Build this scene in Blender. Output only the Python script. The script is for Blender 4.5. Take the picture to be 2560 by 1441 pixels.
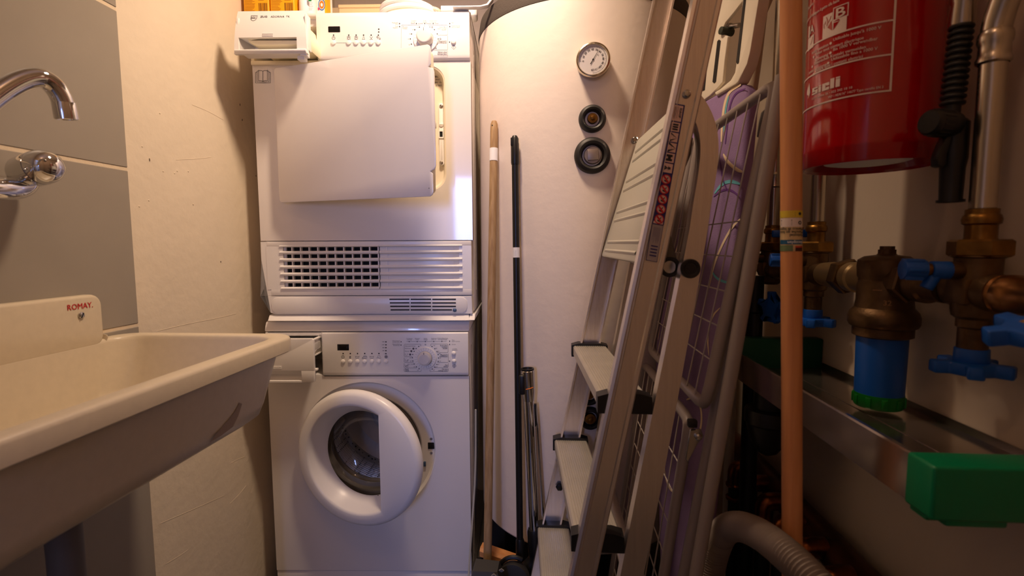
import bpy, bmesh, math, random
from mathutils import Vector as V, Matrix as Mx
random.seed(7)
for o in list(bpy.data.objects): bpy.data.objects.remove(o)
sc = bpy.context.scene
C = sc.collection

# ------------------------------------------------------------------ camera, world, lights, exposure
# metres; X right, Y into the room, Z up; side walls run along Y, camera stands at the origin of the plan
F, CX, CY, CAMZ = 1260.0, 1280.0, 720.5, 1.06          # focal length and centre for the 2560 px wide photograph
_d = V((94.0, -110.5, F)); _n = V((70.0, (F*F + 94.0*70.0)/110.5, F))
_Y = _d.normalized(); _Z = -_n.normalized(); _X = _Y.cross(_Z)
CAM = V((0, 0, CAMZ))
cd = bpy.data.cameras.new('camera'); cam = bpy.data.objects.new('camera', cd); C.objects.link(cam)
cd.sensor_width = 36.0; cd.lens = F*36.0/2560.0; cd.clip_start = 0.02
cam.matrix_world = Mx(((_X.x, -_X.y, -_X.z, 0), (_Y.x, -_Y.y, -_Y.z, 0), (_Z.x, -_Z.y, -_Z.z, CAMZ), (0, 0, 0, 1)))
sc.camera = cam
cd.dof.use_dof = True; cd.dof.focus_distance = 1.42; cd.dof.aperture_fstop = 5.0
sc.view_settings.view_transform = 'Standard'; sc.view_settings.look = 'None'
sc.view_settings.gamma = 1.0; sc.view_settings.use_curve_mapping = False
sc.view_settings.exposure = 0.25

w = bpy.data.worlds.new('world'); sc.world = w; w.use_nodes = True
w.node_tree.nodes['Background'].inputs[0].default_value = (0.55, 0.7, 1.0, 1)
w.node_tree.nodes['Background'].inputs[1].default_value = 0.6

def lamp(name, kind, loc, energy, col, size=0.1, sizey=None, rot=(0, 0, 0)):
    l = bpy.data.lights.new(name, kind); l.energy = energy; l.color = col
    if kind == 'AREA':
        l.size = size
        if sizey: l.shape = 'RECTANGLE'; l.size_y = sizey
    else: l.shadow_soft_size = size
    o = bpy.data.objects.new(name, l); C.objects.link(o); o.location = loc; o.rotation_euler = rot
    return o
LAMP = V((-0.20, 1.00, 2.12))
_sp = lamp('ceiling_spot', 'SPOT', LAMP, 45.0, (1.0, 0.735, 0.52), 0.07, rot=(V((-0.42, 1.40, 1.25))-LAMP).to_track_quat('-Z', 'Y').to_euler())
_sp.data.spot_size = math.radians(150); _sp.data.spot_blend = 1.0
lamp('fill_light', 'POINT', (-0.10, 0.10, 2.20), 2.3, (1.0, 0.60, 0.37), 0.06)  # weak warm fill light, added to brighten the fronts
lamp('window_daylight', 'AREA', (-0.40, -1.58, 1.32), 25.0, (0.30, 0.42, 1.0), 0.34, 0.62, (math.pi/2, 0, 0))

# ------------------------------------------------------------------ pixel -> point helpers (true depth given by a plane of the room)
def ray(px, py):
    a, b = px-CX, py-CY
    return _row(a, b)
def _row(a, b):
    c = V((a, b, F)); return V((_X.dot(c), _Y.dot(c), _Z.dot(c)))
def aX(px, py, X): r = ray(px, py); return CAM + r*(X/r.x)
def aY(px, py, Y): r = ray(px, py); return CAM + r*(Y/r.y)
def aZ(px, py, Z): r = ray(px, py); return CAM + r*((Z-CAMZ)/r.z)
def aP(px, py, p0, n): r = ray(px, py); return CAM + r*((V(p0)-CAM).dot(V(n))/r.dot(V(n)))

# ------------------------------------------------------------------ materials
def lin(c):
    c = c/255.0
    return c/12.92 if c <= 0.04045 else ((c+0.055)/1.055)**2.4
def rgb(c): return (lin(c[0]), lin(c[1]), lin(c[2]), 1.0)
MATS = {}
def mat(name, col, rough=0.5, metal=0.0, bump=0.0, bscale=150.0, var=0.0, vscale=6.0, coat=0.0, stretch=None, col2=None, spec=0.5, trans=0.0, ior=1.45, bdist=0.002, detail=3.0):
    if name in MATS: return MATS[name]
    m = bpy.data.materials.new(name); m.use_nodes = True
    nt = m.node_tree; b = nt.nodes['Principled BSDF']
    b.inputs['Base Color'].default_value = rgb(col); b.inputs['Roughness'].default_value = rough
    b.inputs['Metallic'].default_value = metal; b.inputs['Coat Weight'].default_value = coat
    b.inputs['Coat Roughness'].default_value = 0.06; b.inputs['Specular IOR Level'].default_value = spec
    b.inputs['Transmission Weight'].default_value = trans; b.inputs['IOR'].default_value = ior
    if bump or var:
        tc = nt.nodes.new('ShaderNodeTexCoord'); mp_ = nt.nodes.new('ShaderNodeMapping')
        nt.links.new(tc.outputs['Object'], mp_.inputs[0])
        if stretch: mp_.inputs['Scale'].default_value = stretch
    if var:
        n = nt.nodes.new('ShaderNodeTexNoise'); n.inputs['Scale'].default_value = vscale; n.inputs['Detail'].default_value = detail
        nt.links.new(mp_.outputs[0], n.inputs['Vector'])
        r = nt.nodes.new('ShaderNodeValToRGB'); nt.links.new(n.outputs['Fac'], r.inputs[0])
        c1 = rgb(col); c2 = rgb(col2) if col2 else tuple([x*(1-var) for x in c1[:3]]+[1])
        r.color_ramp.elements[0].position = 0.5-0.25; r.color_ramp.elements[1].position = 0.5+0.25
        r.color_ramp.elements[0].color = c1; r.color_ramp.elements[1].color = c2
        nt.links.new(r.outputs[0], b.inputs['Base Color'])
    if bump:
        n2 = nt.nodes.new('ShaderNodeTexNoise'); n2.inputs['Scale'].default_value = bscale; n2.inputs['Detail'].default_value = 4
        nt.links.new(mp_.outputs[0], n2.inputs['Vector'])
        bp = nt.nodes.new('ShaderNodeBump'); bp.inputs['Strength'].default_value = bump; bp.inputs['Distance'].default_value = bdist
        nt.links.new(n2.outputs['Fac'], bp.inputs['Height']); nt.links.new(bp.outputs[0], b.inputs['Normal'])
    MATS[name] = m; return m

plaster = mat('plaster', (234, 219, 196), 0.62, bump=0.35, bscale=42, var=0.06, vscale=9, bdist=0.004)
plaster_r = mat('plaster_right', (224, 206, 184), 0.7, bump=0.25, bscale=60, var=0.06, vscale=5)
tilem = mat('grey_tile', (158, 149, 136), 0.42, bump=0.04, bscale=300, var=0.05, vscale=14)
groutm = mat('grout', (226, 208, 180), 0.85, bump=0.3, bscale=300)
floorm = mat('floor_tile', (92, 88, 84), 0.5, bump=0.05, var=0.1, vscale=8)
enamel = mat('white_enamel', (234, 227, 222), 0.25, coat=0.7, bump=0.012, bscale=420)
plastw = mat('white_plastic', (240, 236, 232), 0.3, bump=0.01, bscale=500)
plastc = mat('cream_plastic', (238, 228, 208), 0.34, bump=0.01, bscale=400)
plastg = mat('pale_grey_plastic', (184, 180, 168), 0.38)
knobm = mat('knob_plastic', (226, 221, 216), 0.28)
blackp = mat('black_plastic', (22, 21, 21), 0.4, bump=0.02, bscale=300)
darkhole = mat('dark_interior', (8, 8, 8), 0.8)
dispm = mat('display_glass', (28, 25, 24), 0.12)
inkm = mat('grey_ink', (92, 88, 94), 0.6)
inkd = mat('dark_ink', (45, 42, 44), 0.6)
rubber = mat('black_rubber', (34, 32, 31), 0.5, bump=0.04, bscale=200)
gask = mat('grey_gasket', (92, 86, 80), 0.55, bump=0.03)
steel = mat('stainless', (190, 188, 186), 0.2, metal=1.0)
chrome = mat('chrome', (214, 214, 216), 0.05, metal=1.0)
alu = mat('aluminium', (236, 226, 220), 0.25, metal=0.82, bump=0.10, bscale=60, stretch=(14, 14, 0.5), var=0.12, vscale=12)
alut = mat('aluminium_tread', (214, 208, 198), 0.45, metal=0.75, var=0.12, vscale=20)
sinkm = mat('sink_composite', (214, 200, 174), 0.33, bump=0.05, bscale=260, var=0.06, vscale=80)
jacket = mat('tank_jacket', (240, 226, 214), 0.5, bump=0.35, bscale=38, var=0.03, vscale=12, bdist=0.002)
foam = mat('dark_foam', (74, 66, 60), 0.9, bump=0.4, bscale=220)
wood = mat('wood_pole', (186, 154, 112), 0.55, bump=0.2, bscale=30, stretch=(6, 6, 0.35), var=0.4, vscale=26, col2=(146, 112, 74))
wood2 = mat('beech_pole', (226, 158, 104), 0.45, bump=0.1, bscale=30, stretch=(5, 5, 0.25), var=0.3, vscale=22, col2=(206, 134, 80))
woodb = mat('wood_board', (216, 152, 92), 0.55, bump=0.2, bscale=20, stretch=(1, 12, 12), var=0.3, vscale=14, col2=(188, 122, 68))
purple = mat('purple_cloth', (150, 122, 166), 0.85, bump=0.35, bscale=420, var=0.1, vscale=30)
rackm = mat('grey_coated_tube', (150, 138, 132), 0.36)
wirem = mat('coated_wire', (176, 164, 156), 0.35)
redm = mat('red_enamel', (164, 3, 9), 0.16, coat=0.25)
whiteink = mat('white_print', (226, 206, 196), 0.6)
brass = mat('brass', (150, 110, 52), 0.36, metal=0.95, bump=0.1, bscale=90, var=0.4, vscale=40, col2=(104, 70, 30))
bronze = mat('aged_bronze', (116, 88, 56), 0.44, metal=0.75, bump=0.35, bscale=130, var=0.55, vscale=30, col2=(74, 54, 34))
pipem = mat('zinc_pipe', (196, 184, 168), 0.26, metal=1.0, bump=0.05, bscale=40, stretch=(8, 8, 0.4), var=0.15, vscale=10)
bluep = mat('blue_plastic', (22, 84, 172), 0.36, bump=0.02)
greenp = mat('green_plastic', (0, 118, 74), 0.34, bump=0.03, bscale=120)
greenc = mat('green_cap', (10, 112, 30), 0.35)
copper = mat('copper', (150, 88, 46), 0.3, metal=1.0, bump=0.1, bscale=80, var=0.4, vscale=30, col2=(96, 48, 26))
traym = mat('tray_steel', (186, 174, 162), 0.16, metal=0.9, bump=0.03, bscale=60, var=0.2, vscale=12)
hosem = mat('grey_hose', (128, 114, 104), 0.45)
yellowm = mat('yellow_card', (246, 172, 18), 0.5)
orangem = mat('orange_print', (236, 120, 30), 0.5)
beigem = mat('beige_card', (222, 196, 152), 0.7, bump=0.1)
paperw = mat('white_paper', (242, 240, 240), 0.5)
redink = mat('red_ink', (196, 30, 36), 0.5)
blueink = mat('blue_ink', (40, 100, 176), 0.5)
navy = mat('navy_print', (44, 36, 104), 0.45)
cyanink = mat('cyan_print', (112, 190, 204), 0.8)
creamink = mat('cream_print', (238, 214, 180), 0.8)
violetink = mat('violet_print', (104, 60, 132), 0.8)
silverl = mat('silver_label', (176, 166, 168), 0.4, metal=0.3)
glassm = bpy.data.materials.new('door_glass'); glassm.use_nodes = True
_nt = glassm.node_tree; _nt.nodes.remove(_nt.nodes['Principled BSDF'])
_g = _nt.nodes.new('ShaderNodeBsdfGlossy'); _g.inputs['Roughness'].default_value = 0.02
_t = _nt.nodes.new('ShaderNodeBsdfTransparent'); _t.inputs[0].default_value = (0.97, 0.975, 0.98, 1)
_lw = _nt.nodes.new('ShaderNodeLayerWeight'); _lw.inputs[0].default_value = 0.5
_pw = _nt.nodes.new('ShaderNodeMath'); _pw.operation = 'POWER'; _pw.inputs[1].default_value = 4.0; _nt.links.new(_lw.outputs['Facing'], _pw.inputs[0])
_f = _nt.nodes.new('ShaderNodeMath'); _f.operation = 'MULTIPLY_ADD'; _f.inputs[1].default_value = 0.8; _f.inputs[2].default_value = 0.045; _nt.links.new(_pw.outputs[0], _f.inputs[0])
_mx = _nt.nodes.new('ShaderNodeMixShader'); _nt.links.new(_f.outputs[0], _mx.inputs[0])
_nt.links.new(_t.outputs[0], _mx.inputs[1]); _nt.links.new(_g.outputs[0], _mx.inputs[2])
_nt.links.new(_mx.outputs[0], _nt.nodes['Material Output'].inputs[0])

# ------------------------------------------------------------------ mesh builder
def frame(ax, ref=None):
    a = V(ax).normalized()
    r = V(ref) if ref else (V((0, 0, 1)) if abs(a.z) < 0.9 else V((1, 0, 0)))
    x = r.cross(a).normalized() if not ref else (r - a*r.dot(a)).normalized()
    return x, a.cross(x).normalized(), a
class MB:
    def __init__(s, M=None): s.bm = bmesh.new(); s.T = M
    def _merge(s, b):
        me = bpy.data.meshes.new('t'); b.to_mesh(me); b.free(); s.bm.from_mesh(me); bpy.data.meshes.remove(me); return s
    def box(s, c, size, R=None, bev=0.0, seg=2):
        b = bmesh.new(); bmesh.ops.create_cube(b, size=1.0)
        for v in b.verts: v.co = V((v.co.x*size[0], v.co.y*size[1], v.co.z*size[2]))
        if bev: bmesh.ops.bevel(b, geom=list(b.edges), offset=bev, segments=seg, profile=0.5, affect='EDGES')
        M = Mx.Translation(V(c)) @ (R.to_4x4() if R else Mx())
        bmesh.ops.transform(b, matrix=M, verts=b.verts); return s._merge(b)
    def bb(s, x0, x1, y0, y1, z0, z1, bev=0.0, seg=2):
        return s.box(((x0+x1)/2, (y0+y1)/2, (z0+z1)/2), (abs(x1-x0), abs(y1-y0), abs(z1-z0)), None, bev, seg)
    def loft(s, loops, cap0=True, cap1=True, closed=True, ring=False):
        b = bmesh.new(); L = [[b.verts.new(V(p)) for p in lp] for lp in loops]; n = len(L[0])
        m = len(L)
        for i in range(m if ring else m-1):
            A, B = L[i], L[(i+1) % m]
            for j in range(n if closed else n-1):
                k = (j+1) % n
                try: b.faces.new((A[j], A[k], B[k], B[j]))
                except ValueError: pass
        if closed and not ring:
            if cap0: b.faces.new(list(reversed(L[0])))
            if cap1: b.faces.new(L[-1])
        bmesh.ops.recalc_face_normals(b, faces=b.faces)
        return s._merge(b)
    def cyl(s, p0, p1, r0, r1=None, n=20, bev=0.0):
        p0, p1 = V(p0), V(p1); r1 = r0 if r1 is None else r1; L = (p1-p0).length
        if bev:
            pr = [(r0-bev, 0), (r0-bev*0.3, bev*0.3), (r0, bev), (r1, L-bev), (r1-bev*0.3, L-bev*0.3), (r1-bev, L)]
        else: pr = [(r0, 0), (r1, L)]
        return s.lathe(pr, p0, p1-p0, n, cap=True)
    def lathe(s, prof, o, ax, n=40, cap=False, ref=None):
        x, y, a = frame(ax, ref); o = V(o); loops = []
        for r, h in prof:
            loops.append([o + a*h + x*(r*math.cos(2*math.pi*i/n)) + y*(r*math.sin(2*math.pi*i/n)) for i in range(n)])
        return s.loft(loops, cap, cap)
    def tube(s, pts, r, n=12, closed=False, cap=True, radii=None):
        P = [V(p) for p in pts]; loops = []; m = len(P); pre = None
        for i in range(m):
            if closed: t = (P[(i+1) % m]-P[i-1]).normalized()
            else: t = (P[min(i+1, m-1)]-P[max(i-1, 0)]).normalized()
            if pre is None: x, y, _ = frame(t)
            else:
                x = (pre - t*pre.dot(t)); x = x.normalized() if x.length > 1e-6 else frame(t)[0]
                y = t.cross(x)
            pre = x; rr = radii[i] if radii else r
            loops.append([P[i] + x*(rr*math.cos(2*math.pi*k/n)) + y*(rr*math.sin(2*math.pi*k/n)) for k in range(n)])
        return s.loft(loops, cap, cap, ring=closed)
    def bar(s, pts, wv, hv, closed=False):       # rectangular section: half-vectors given per whole path (constant hv), width in the path plane
        P = [V(p) for p in pts]; hv = V(hv); loops = []
        for i in range(len(P)):
            t = (P[min(i+1, len(P)-1)]-P[max(i-1, 0)]).normalized(); x = t.cross(hv.normalized()).normalized()*(wv[i] if isinstance(wv, list) else wv)
            loops.append([P[i]+x+hv, P[i]-x+hv, P[i]-x-hv, P[i]+x-hv])
        return s.loft(loops)
    def prism(s, pts, vec, bev=0.0, seg=2):
        b = bmesh.new(); vec = V(vec)
        A = [b.verts.new(V(p)) for p in pts]; f = b.faces.new(A)
        r = bmesh.ops.extrude_face_region(b, geom=[f])
        bmesh.ops.translate(b, vec=vec, verts=[e for e in r['geom'] if isinstance(e, bmesh.types.BMVert)])
        bmesh.ops.recalc_face_normals(b, faces=b.faces)
        if bev:
            ed = [e for e in b.edges if len(e.link_faces) == 2 and e.calc_face_angle(0) > 0.6]
            bmesh.ops.bevel(b, geom=ed, offset=bev, segments=seg, profile=0.5, affect='EDGES')
        return s._merge(b)
    def hole_plate(s, x0, x1, z0, z1, inner, y0, y1, T=None):   # plate in x-z with a hole; inner = list of (x,z)
        cx = sum(p[0] for p in inner)/len(inner); cz = sum(p[1] for p in inner)/len(inner); out = []
        for (px, pz) in inner:
            dx, dz = px-cx, pz-cz; ts = []
            if dx > 1e-9: ts.append((x1-cx)/dx)
            if dx < -1e-9: ts.append((x0-cx)/dx)
            if dz > 1e-9: ts.append((z1-cz)/dz)
            if dz < -1e-9: ts.append((z0-cz)/dz)
            t = min(ts); out.append([cx+dx*t, cz+dz*t])
        for c in ((x0, z0), (x0, z1), (x1, z0), (x1, z1)):
            k = min(range(len(out)), key=lambda i: (out[i][0]-c[0])**2+(out[i][1]-c[1])**2); out[k] = list(c)
        b = bmesh.new(); n = len(inner)
        R = [[b.verts.new(V((p[0], y, p[1]))) for p in lp] for lp, y in ((out, y0), (inner, y0), (inner, y1), (out, y1))]
        for i in range(4):
            A, B = R[i], R[(i+1) % 4]
            for j in range(n):
                k = (j+1) % n; b.faces.new((A[j], A[k], B[k], B[j]))
        bmesh.ops.recalc_face_normals(b, faces=b.faces); return s._merge(b)
    def text(s, txt, size, fn, align='LEFT', bold=0.0, lift=0.0003, shear=0.0, xs=1.0):
        # fn(u, v) -> point ; letters built flat then mapped
        cu = bpy.data.curves.new('t', 'FONT'); cu.body = txt; cu.size = size; cu.align_x = align; cu.resolution_u = 2
        cu.shear = shear
        ob = bpy.data.objects.new('t', cu); C.objects.link(ob)
        bpy.context.view_layer.update()
        me = ob.evaluated_get(bpy.context.evaluated_depsgraph_get()).to_mesh()
        b = bmesh.new(); b.from_mesh(me); ob.to_mesh_clear(); bpy.data.objects.remove(ob); bpy.data.curves.remove(cu)
        src = [(v.co.x, v.co.y) for v in b.verts]
        o_ = fn(0, 0); n_ = (fn(.001, 0)-o_).cross(fn(0, .001)-o_).normalized()*0.00007
        for k, (dx, dy) in enumerate(((0, 0),) if not bold else ((-bold*size, 0), (bold*size, 0), (0, bold*size*.6), (0, -bold*size*.6))):
            c = b.copy()
            for v, (x, y) in zip(c.verts, src): v.co = fn(x*xs+dx, y+dy)+n_*k
            s._merge(c)
        b.free(); return s
    def quadstrip(s, pts, fn, wd):               # flat line of width wd through 2d points mapped by fn
        P = [V((p[0], p[1])) for p in pts]; b = bmesh.new(); prev = None
        for i in range(len(P)):
            t = (P[min(i+1, len(P)-1)]-P[max(i-1, 0)]).normalized(); nn = V((-t.y, t.x))
            wi = wd[i] if isinstance(wd, (list, tuple)) else wd
            a, c = P[i]+nn*wi/2, P[i]-nn*wi/2
            cur = (b.verts.new(fn(a.x, a.y)), b.verts.new(fn(c.x, c.y)))
            if prev: b.faces.new((prev[0], prev[1], cur[1], cur[0]))
            prev = cur
        return s._merge(b)
    def disc(s, u, v, r, fn, n=14, r2=None, scale=(1, 1)):
        b = bmesh.new()
        o = [b.verts.new(fn(u+scale[0]*r*math.cos(2*math.pi*i/n), v+scale[1]*r*math.sin(2*math.pi*i/n))) for i in range(n)]
        if r2:
            q = [b.verts.new(fn(u+scale[0]*r2*math.cos(2*math.pi*i/n), v+scale[1]*r2*math.sin(2*math.pi*i/n))) for i in range(n)]
            for i in range(n): b.faces.new((o[i], o[(i+1) % n], q[(i+1) % n], q[i]))
        else: b.faces.new(o)
        return s._merge(b)
    def rect(s, u0, u1, v0, v1, fn):
        b = bmesh.new(); n = 6
        for i in range(n):
            a, c = u0+(u1-u0)*i/n, u0+(u1-u0)*(i+1)/n
            b.faces.new([b.verts.new(fn(*p)) for p in ((a, v0), (c, v0), (c, v1), (a, v1))])
        return s._merge(b)

WM = {}
def build(mb, name, m, parent=None, Fm=None, label=None, cat=None, group=None, kind=None, sharp=32):
    """link the builder as ONE mesh object; Fm = matrix of the frame the builder was drawn in (world if None)"""
    Fm = Fm or Mx()
    bm = mb.bm
    if kind != 'stuff' and 'lettering' not in name: bmesh.ops.remove_doubles(bm, verts=bm.verts, dist=1e-6)
    me = bpy.data.meshes.new(name)
    xs = [v.co.x for v in bm.verts]; ys = [v.co.y for v in bm.verts]; zs = [v.co.z for v in bm.verts]
    c = V(((min(xs)+max(xs))/2, (min(ys)+max(ys))/2, min(zs) if parent is None else (min(zs)+max(zs))/2))
    bmesh.ops.translate(bm, vec=-c, verts=bm.verts)
    for f in bm.faces: f.smooth = True
    bm.to_mesh(me); bm.free()
    me.set_sharp_from_angle(angle=math.radians(sharp))
    for q in (m if isinstance(m, (list, tuple)) else [m]): me.materials.append(q)
    o = bpy.data.objects.new(name, me); C.objects.link(o)
    W = Fm @ Mx.Translation(c)
    if parent is not None:
        o.parent = parent; o.matrix_parent_inverse = WM[parent.name].inverted()
    o.matrix_basis = W; WM[o.name] = W
    tag(o, label, cat, group, kind); return o
def tag(o, label=None, cat=None, group=None, kind=None):
    if label: o['label'] = label
    if cat: o['category'] = cat
    if group: o['group'] = group
    if kind: o['kind'] = kind
    return o
def thing(name, loc, label, cat, rz=0.0, group=None):
    o = bpy.data.objects.new(name, None); C.objects.link(o); o.empty_display_size = 0.05
    M = Mx.Translation(V(loc)) @ Mx.Rotation(rz, 4, 'Z'); o.matrix_basis = M; WM[o.name] = M
    return tag(o, label, cat, group)
def rrect(x0, x1, y0, y1, r, k=5):
    pts = []
    for cx, cy, a0 in ((x1-r, y1-r, 0), (x0+r, y1-r, 90), (x0+r, y0+r, 180), (x1-r, y0+r, 270)):
        for i in range(k+1):
            a = math.radians(a0+90.0*i/k); pts.append((cx+r*math.cos(a), cy+r*math.sin(a)))
    return pts
def smooth(pts, it=2, closed=False):
    P = [V(p) for p in pts]
    for _ in range(it):
        Q = [] if closed else [P[0]]
        for i in range(len(P) if closed else len(P)-1):
            a, b = P[i], P[(i+1) % len(P)]; Q += [a*0.75+b*0.25, a*0.25+b*0.75]
        if not closed: Q.append(P[-1])
        P = Q
    return P

# ------------------------------------------------------------------ the room
XL, XR, YB, YF, ZC = -0.872, 0.60, 2.08, -1.60, 2.30
def struct(name, mb, m): return build(mb, name, m, kind='structure')
wl = struct('wall_left', MB().bb(XL-0.1, XL, YF, YB, 0, ZC), plaster)
wr = struct('wall_right', MB().bb(XR, XR+0.1, YF, YB, 0, ZC), plaster_r)
wb = struct('wall_back', MB().bb(XL-0.1, XR+0.1, YB, YB+0.1, 0, ZC), plaster)
q = MB(); q.bb(-0.25, XR+0.1, -0.50, -0.40, 0, ZC); q.bb(XL-0.1, XL+0.06, -0.50, -0.40, 0, ZC); q.bb(XL+0.06, -0.25, -0.50, -0.40, 2.02, ZC)
struct('shade_wall', q, plaster)  # unseen wall with a doorway, added to keep window light off the right side
q = MB(); q.bb(-0.262, -0.25, -0.51, -0.39, 0, 2.02, .002).bb(XL+0.06, XL+0.072, -0.51, -0.39, 0, 2.02, .002).bb(XL+0.06, -0.25, -0.51, -0.39, 2.02, 2.032, .002)
struct('door_1', q, plastw)
_dl = V((XL+0.074, -0.405, 0)); _R = Mx.Translation(_dl) @ Mx.Rotation(math.radians(-45), 4, 'Z')
dleaf = build(MB().bb(0, 0.548, -0.036, 0, 0.008, 2.014, .002), 'shade_door_leaf', plastw, None, _R, kind='structure')  # unseen door leaf, added and angled to narrow the daylight shaft
q = MB(); q.bb(XL-0.1, -0.57, YF-0.12, YF, 0, ZC); q.bb(-0.23, XR+0.1, YF-0.12, YF, 0, ZC)
q.bb(-0.57, -0.23, YF-0.12, YF, 0, 1.01); q.bb(-0.57, -0.23, YF-0.12, YF, 1.63, ZC)
struct('wall_hall', q, plaster)
struct('floor', MB().bb(XL-0.1, XR+0.1, YF-0.12, YB+0.1, -0.1, 0), floorm)
struct('ceiling', MB().bb(XL-0.1, XR+0.1, YF-0.12, YB+0.1, ZC, ZC+0.1), plaster)
wi = struct('window_1', MB().bb(-0.575, -0.545, YF-0.03, YF+0.012, 1.0, 1.64, 0.003).bb(-0.255, -0.225, YF-0.03, YF+0.012, 1.0, 1.64, 0.003).bb(-0.575, -0.225, YF-0.03, YF+0.012, 1.0, 1.03, 0.003).bb(-0.575, -0.225, YF-0.03, YF+0.012, 1.61, 1.64, 0.003), plastw)

# grey tile field on the left wall
ZT = [0.0, 0.248, 0.572, 0.8945, 1.2165, 1.5305, 1.853, 2.175, ZC]
YT = [0.989, 0.389, -0.211, -0.811, -1.411]
for i in range(len(ZT)-1):
    for j in range(len(YT)-1):
        g = 0.0034
        build(MB().bb(XL-0.001, XL+0.010, YT[j+1]+g, YT[j]-(0 if j == 0 else g), ZT[i]+g, ZT[i+1]-g, 0.0012, 1), 'tile', tilem, wl)
build(MB().bb(XL-0.001, XL+0.0086, -1.411, 0.9885, 0.0, ZC), 'grout', groutm, wl)
# trowel marks, small chips and pimples left in the plaster beside the tiles
q = MB()
for (px, py, r) in ((735, 592, 3), (798, 590, 2.5), (786, 600, 2.5), (848, 592, 2), (670, 723, 3), (627, 750, 2), (870, 740, 2), (640, 480, 2), (720, 330, 2)):
    p = aX(px*0.555+0, py*0.555+100, XL); q.lathe([(0.0022, 0), (0.0016, 0.0009), (0.0004, 0.0013)], p, (1, 0, 0), 8, True)
build(q, 'plaster_pimple', plaster, wl, kind='stuff')
q = MB()
for a in (((395, 828), (470, 810), (540, 797), (590, 785)), ((480, 262), (520, 278), (558, 300)), ((440, 400), (500, 397), (528, 393)), ((575, 1260), (600, 1235), (615, 1215)), ((400, 1310), (470, 1280), (560, 1240)), ((415, 1411), (450, 1390), (470, 1375)), ((575, 1160), (592, 1150), (612, 1143))):
    P = [aX(x, y, XL+0.0002) for x, y in a]; q.tube(smooth(P, 2), 0.00042, 5)
build(q, 'trowel_ridge', plaster, wl)
q = MB()
for (px, py, l) in ((374, 400, .006), (483, 511, .004), (552, 655, .004), (600, 262, .006), (606, 300, .005), (640, 440, .004)):
    p = aX(px, py, XL+0.0003); q.box(p, (0.0006, 0.0022, l), None)
build(q, 'dark_scuff', mat('scuff', (92, 76, 64), 0.8), wl)

# ------------------------------------------------------------------ utility sink on the left wall
SX0, SX1, SY0, SY1, SZ = XL+0.010, -0.497, 0.33, 0.958, 0.885
sink = thing('utility_sink', ((SX0+SX1)/2, 0.64, 0.73), 'beige composite utility sink with a deep basin hung on the grey tiled wall', 'sink')
def rl(x0, x1, y0, y1, r, z): return [V((a, b, z)) for a, b in rrect(x0, x1, y0, y1, r, 7)]
outer = [rl(SX0+.045, SX1-.075, SY0+.07, SY1-.085, .05, .732), rl(SX0+.03, SX1-.052, SY0+.05, SY1-.066, .055, .736), rl(SX0+.022, SX1-.036, SY0+.036, SY1-.050, .055, .748),
         rl(SX0+.018, SX1-.030, SY0+.03, SY1-.043, .055, .768), rl(SX0+.006, SX1-.016, SY0+.015, SY1-.021, .05, SZ-.034)]
rim = [rl(SX0+.004, SX1-.014, SY0+.014, SY1-.019, .05, SZ-.030), rl(SX0+.001, SX1-.003, SY0+.002, SY1-.003, .045, SZ-.0295), rl(SX0, SX1, SY0, SY1, .045, SZ-.027), rl(SX0, SX1, SY0, SY1, .045, SZ-.0065), rl(SX0+.001, SX1-.0015, SY0+.001, SY1-.0015, .044, SZ-.0025), rl(SX0+.003, SX1-.0045, SY0+.003, SY1-.0045, .043, SZ-.0005), rl(SX0+.006, SX1-.008, SY0+.006, SY1-.008, .042, SZ),
       rl(SX0+.016, SX1-.024, SY0+.03, SY1-.024, .045, SZ), rl(SX0+.0185, SX1-.0275, SY0+.033, SY1-.027, .045, SZ-.001), rl(SX0+.021, SX1-.030, SY0+.035, SY1-.029, .045, SZ-.004), rl(SX0+.0222, SX1-.0315, SY0+.036, SY1-.0305, .045, SZ-.009)]
inner = [rl(SX0+.025, SX1-.040, SY0+.06, SY1-.060, .05, .79), rl(SX0+.032, SX1-.046, SY0+.07, SY1-.070, .05, .765), rl(SX0+.06, SX1-.075, SY0+.10, SY1-.10, .04, .752)]
bs = MB(); bs.loft(outer+rim+inner, True, True)
build(bs, 'basin', sinkm, sink, sharp=48)
bp = []
for a, b in rrect(SY0, 0.884, SZ-.012, 0.971, .022, 6): bp.append(V((SX0+.022, a, b)))
q = MB(); q.prism(bp, (-0.022, 0, 0), 0.006, 3)
# fillet between backsplash and rim end
q.tube([V((SX0+.017, 0.884, SZ+.001)), V((SX0+.012, 0.893, SZ+.001)), V((SX0+.006, 0.901, SZ-.002))], 0.006, 8, radii=[.008, .006, .003])
build(q, 'backsplash', sinkm, sink)
def sfn(y0, z0): return lambda u, v: V((SX0+.0226, y0+u, z0+v))
a = aX(168, 777, SX0+.0226); b = aX(231, 768, SX0+.0226)
q = MB(); q.text('ROMAY.', 0.0142, sfn(a.y, a.z), bold=0.012, xs=(b.y-a.y)/0.0505); build(q, 'red_lettering', redink, sink, label='red maker lettering on the backsplash')
p = aX(203, 789, SX0+.0226)
sw = build(MB().lathe([(0.006, 0), (0.0058, .0014), (.004, .0026), (.0012, .003)], p, (1, 0, 0), 20, True), 'screw', steel, sink)
build(MB().box(p+V((.0031, 0, 0)), (0.0006, 0.0012, 0.010), Mx.Rotation(-0.5, 3, 'X')), 'screw_slot', darkhole, sw)
P = [aX(x, y, SX1-.027) for x, y in ((595, 1008), (603, 1010), (598, 1040), (588, 1068), (560, 1090), (530, 1108), (545, 1085), (565, 1060), (580, 1040), (590, 1022))]
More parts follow.
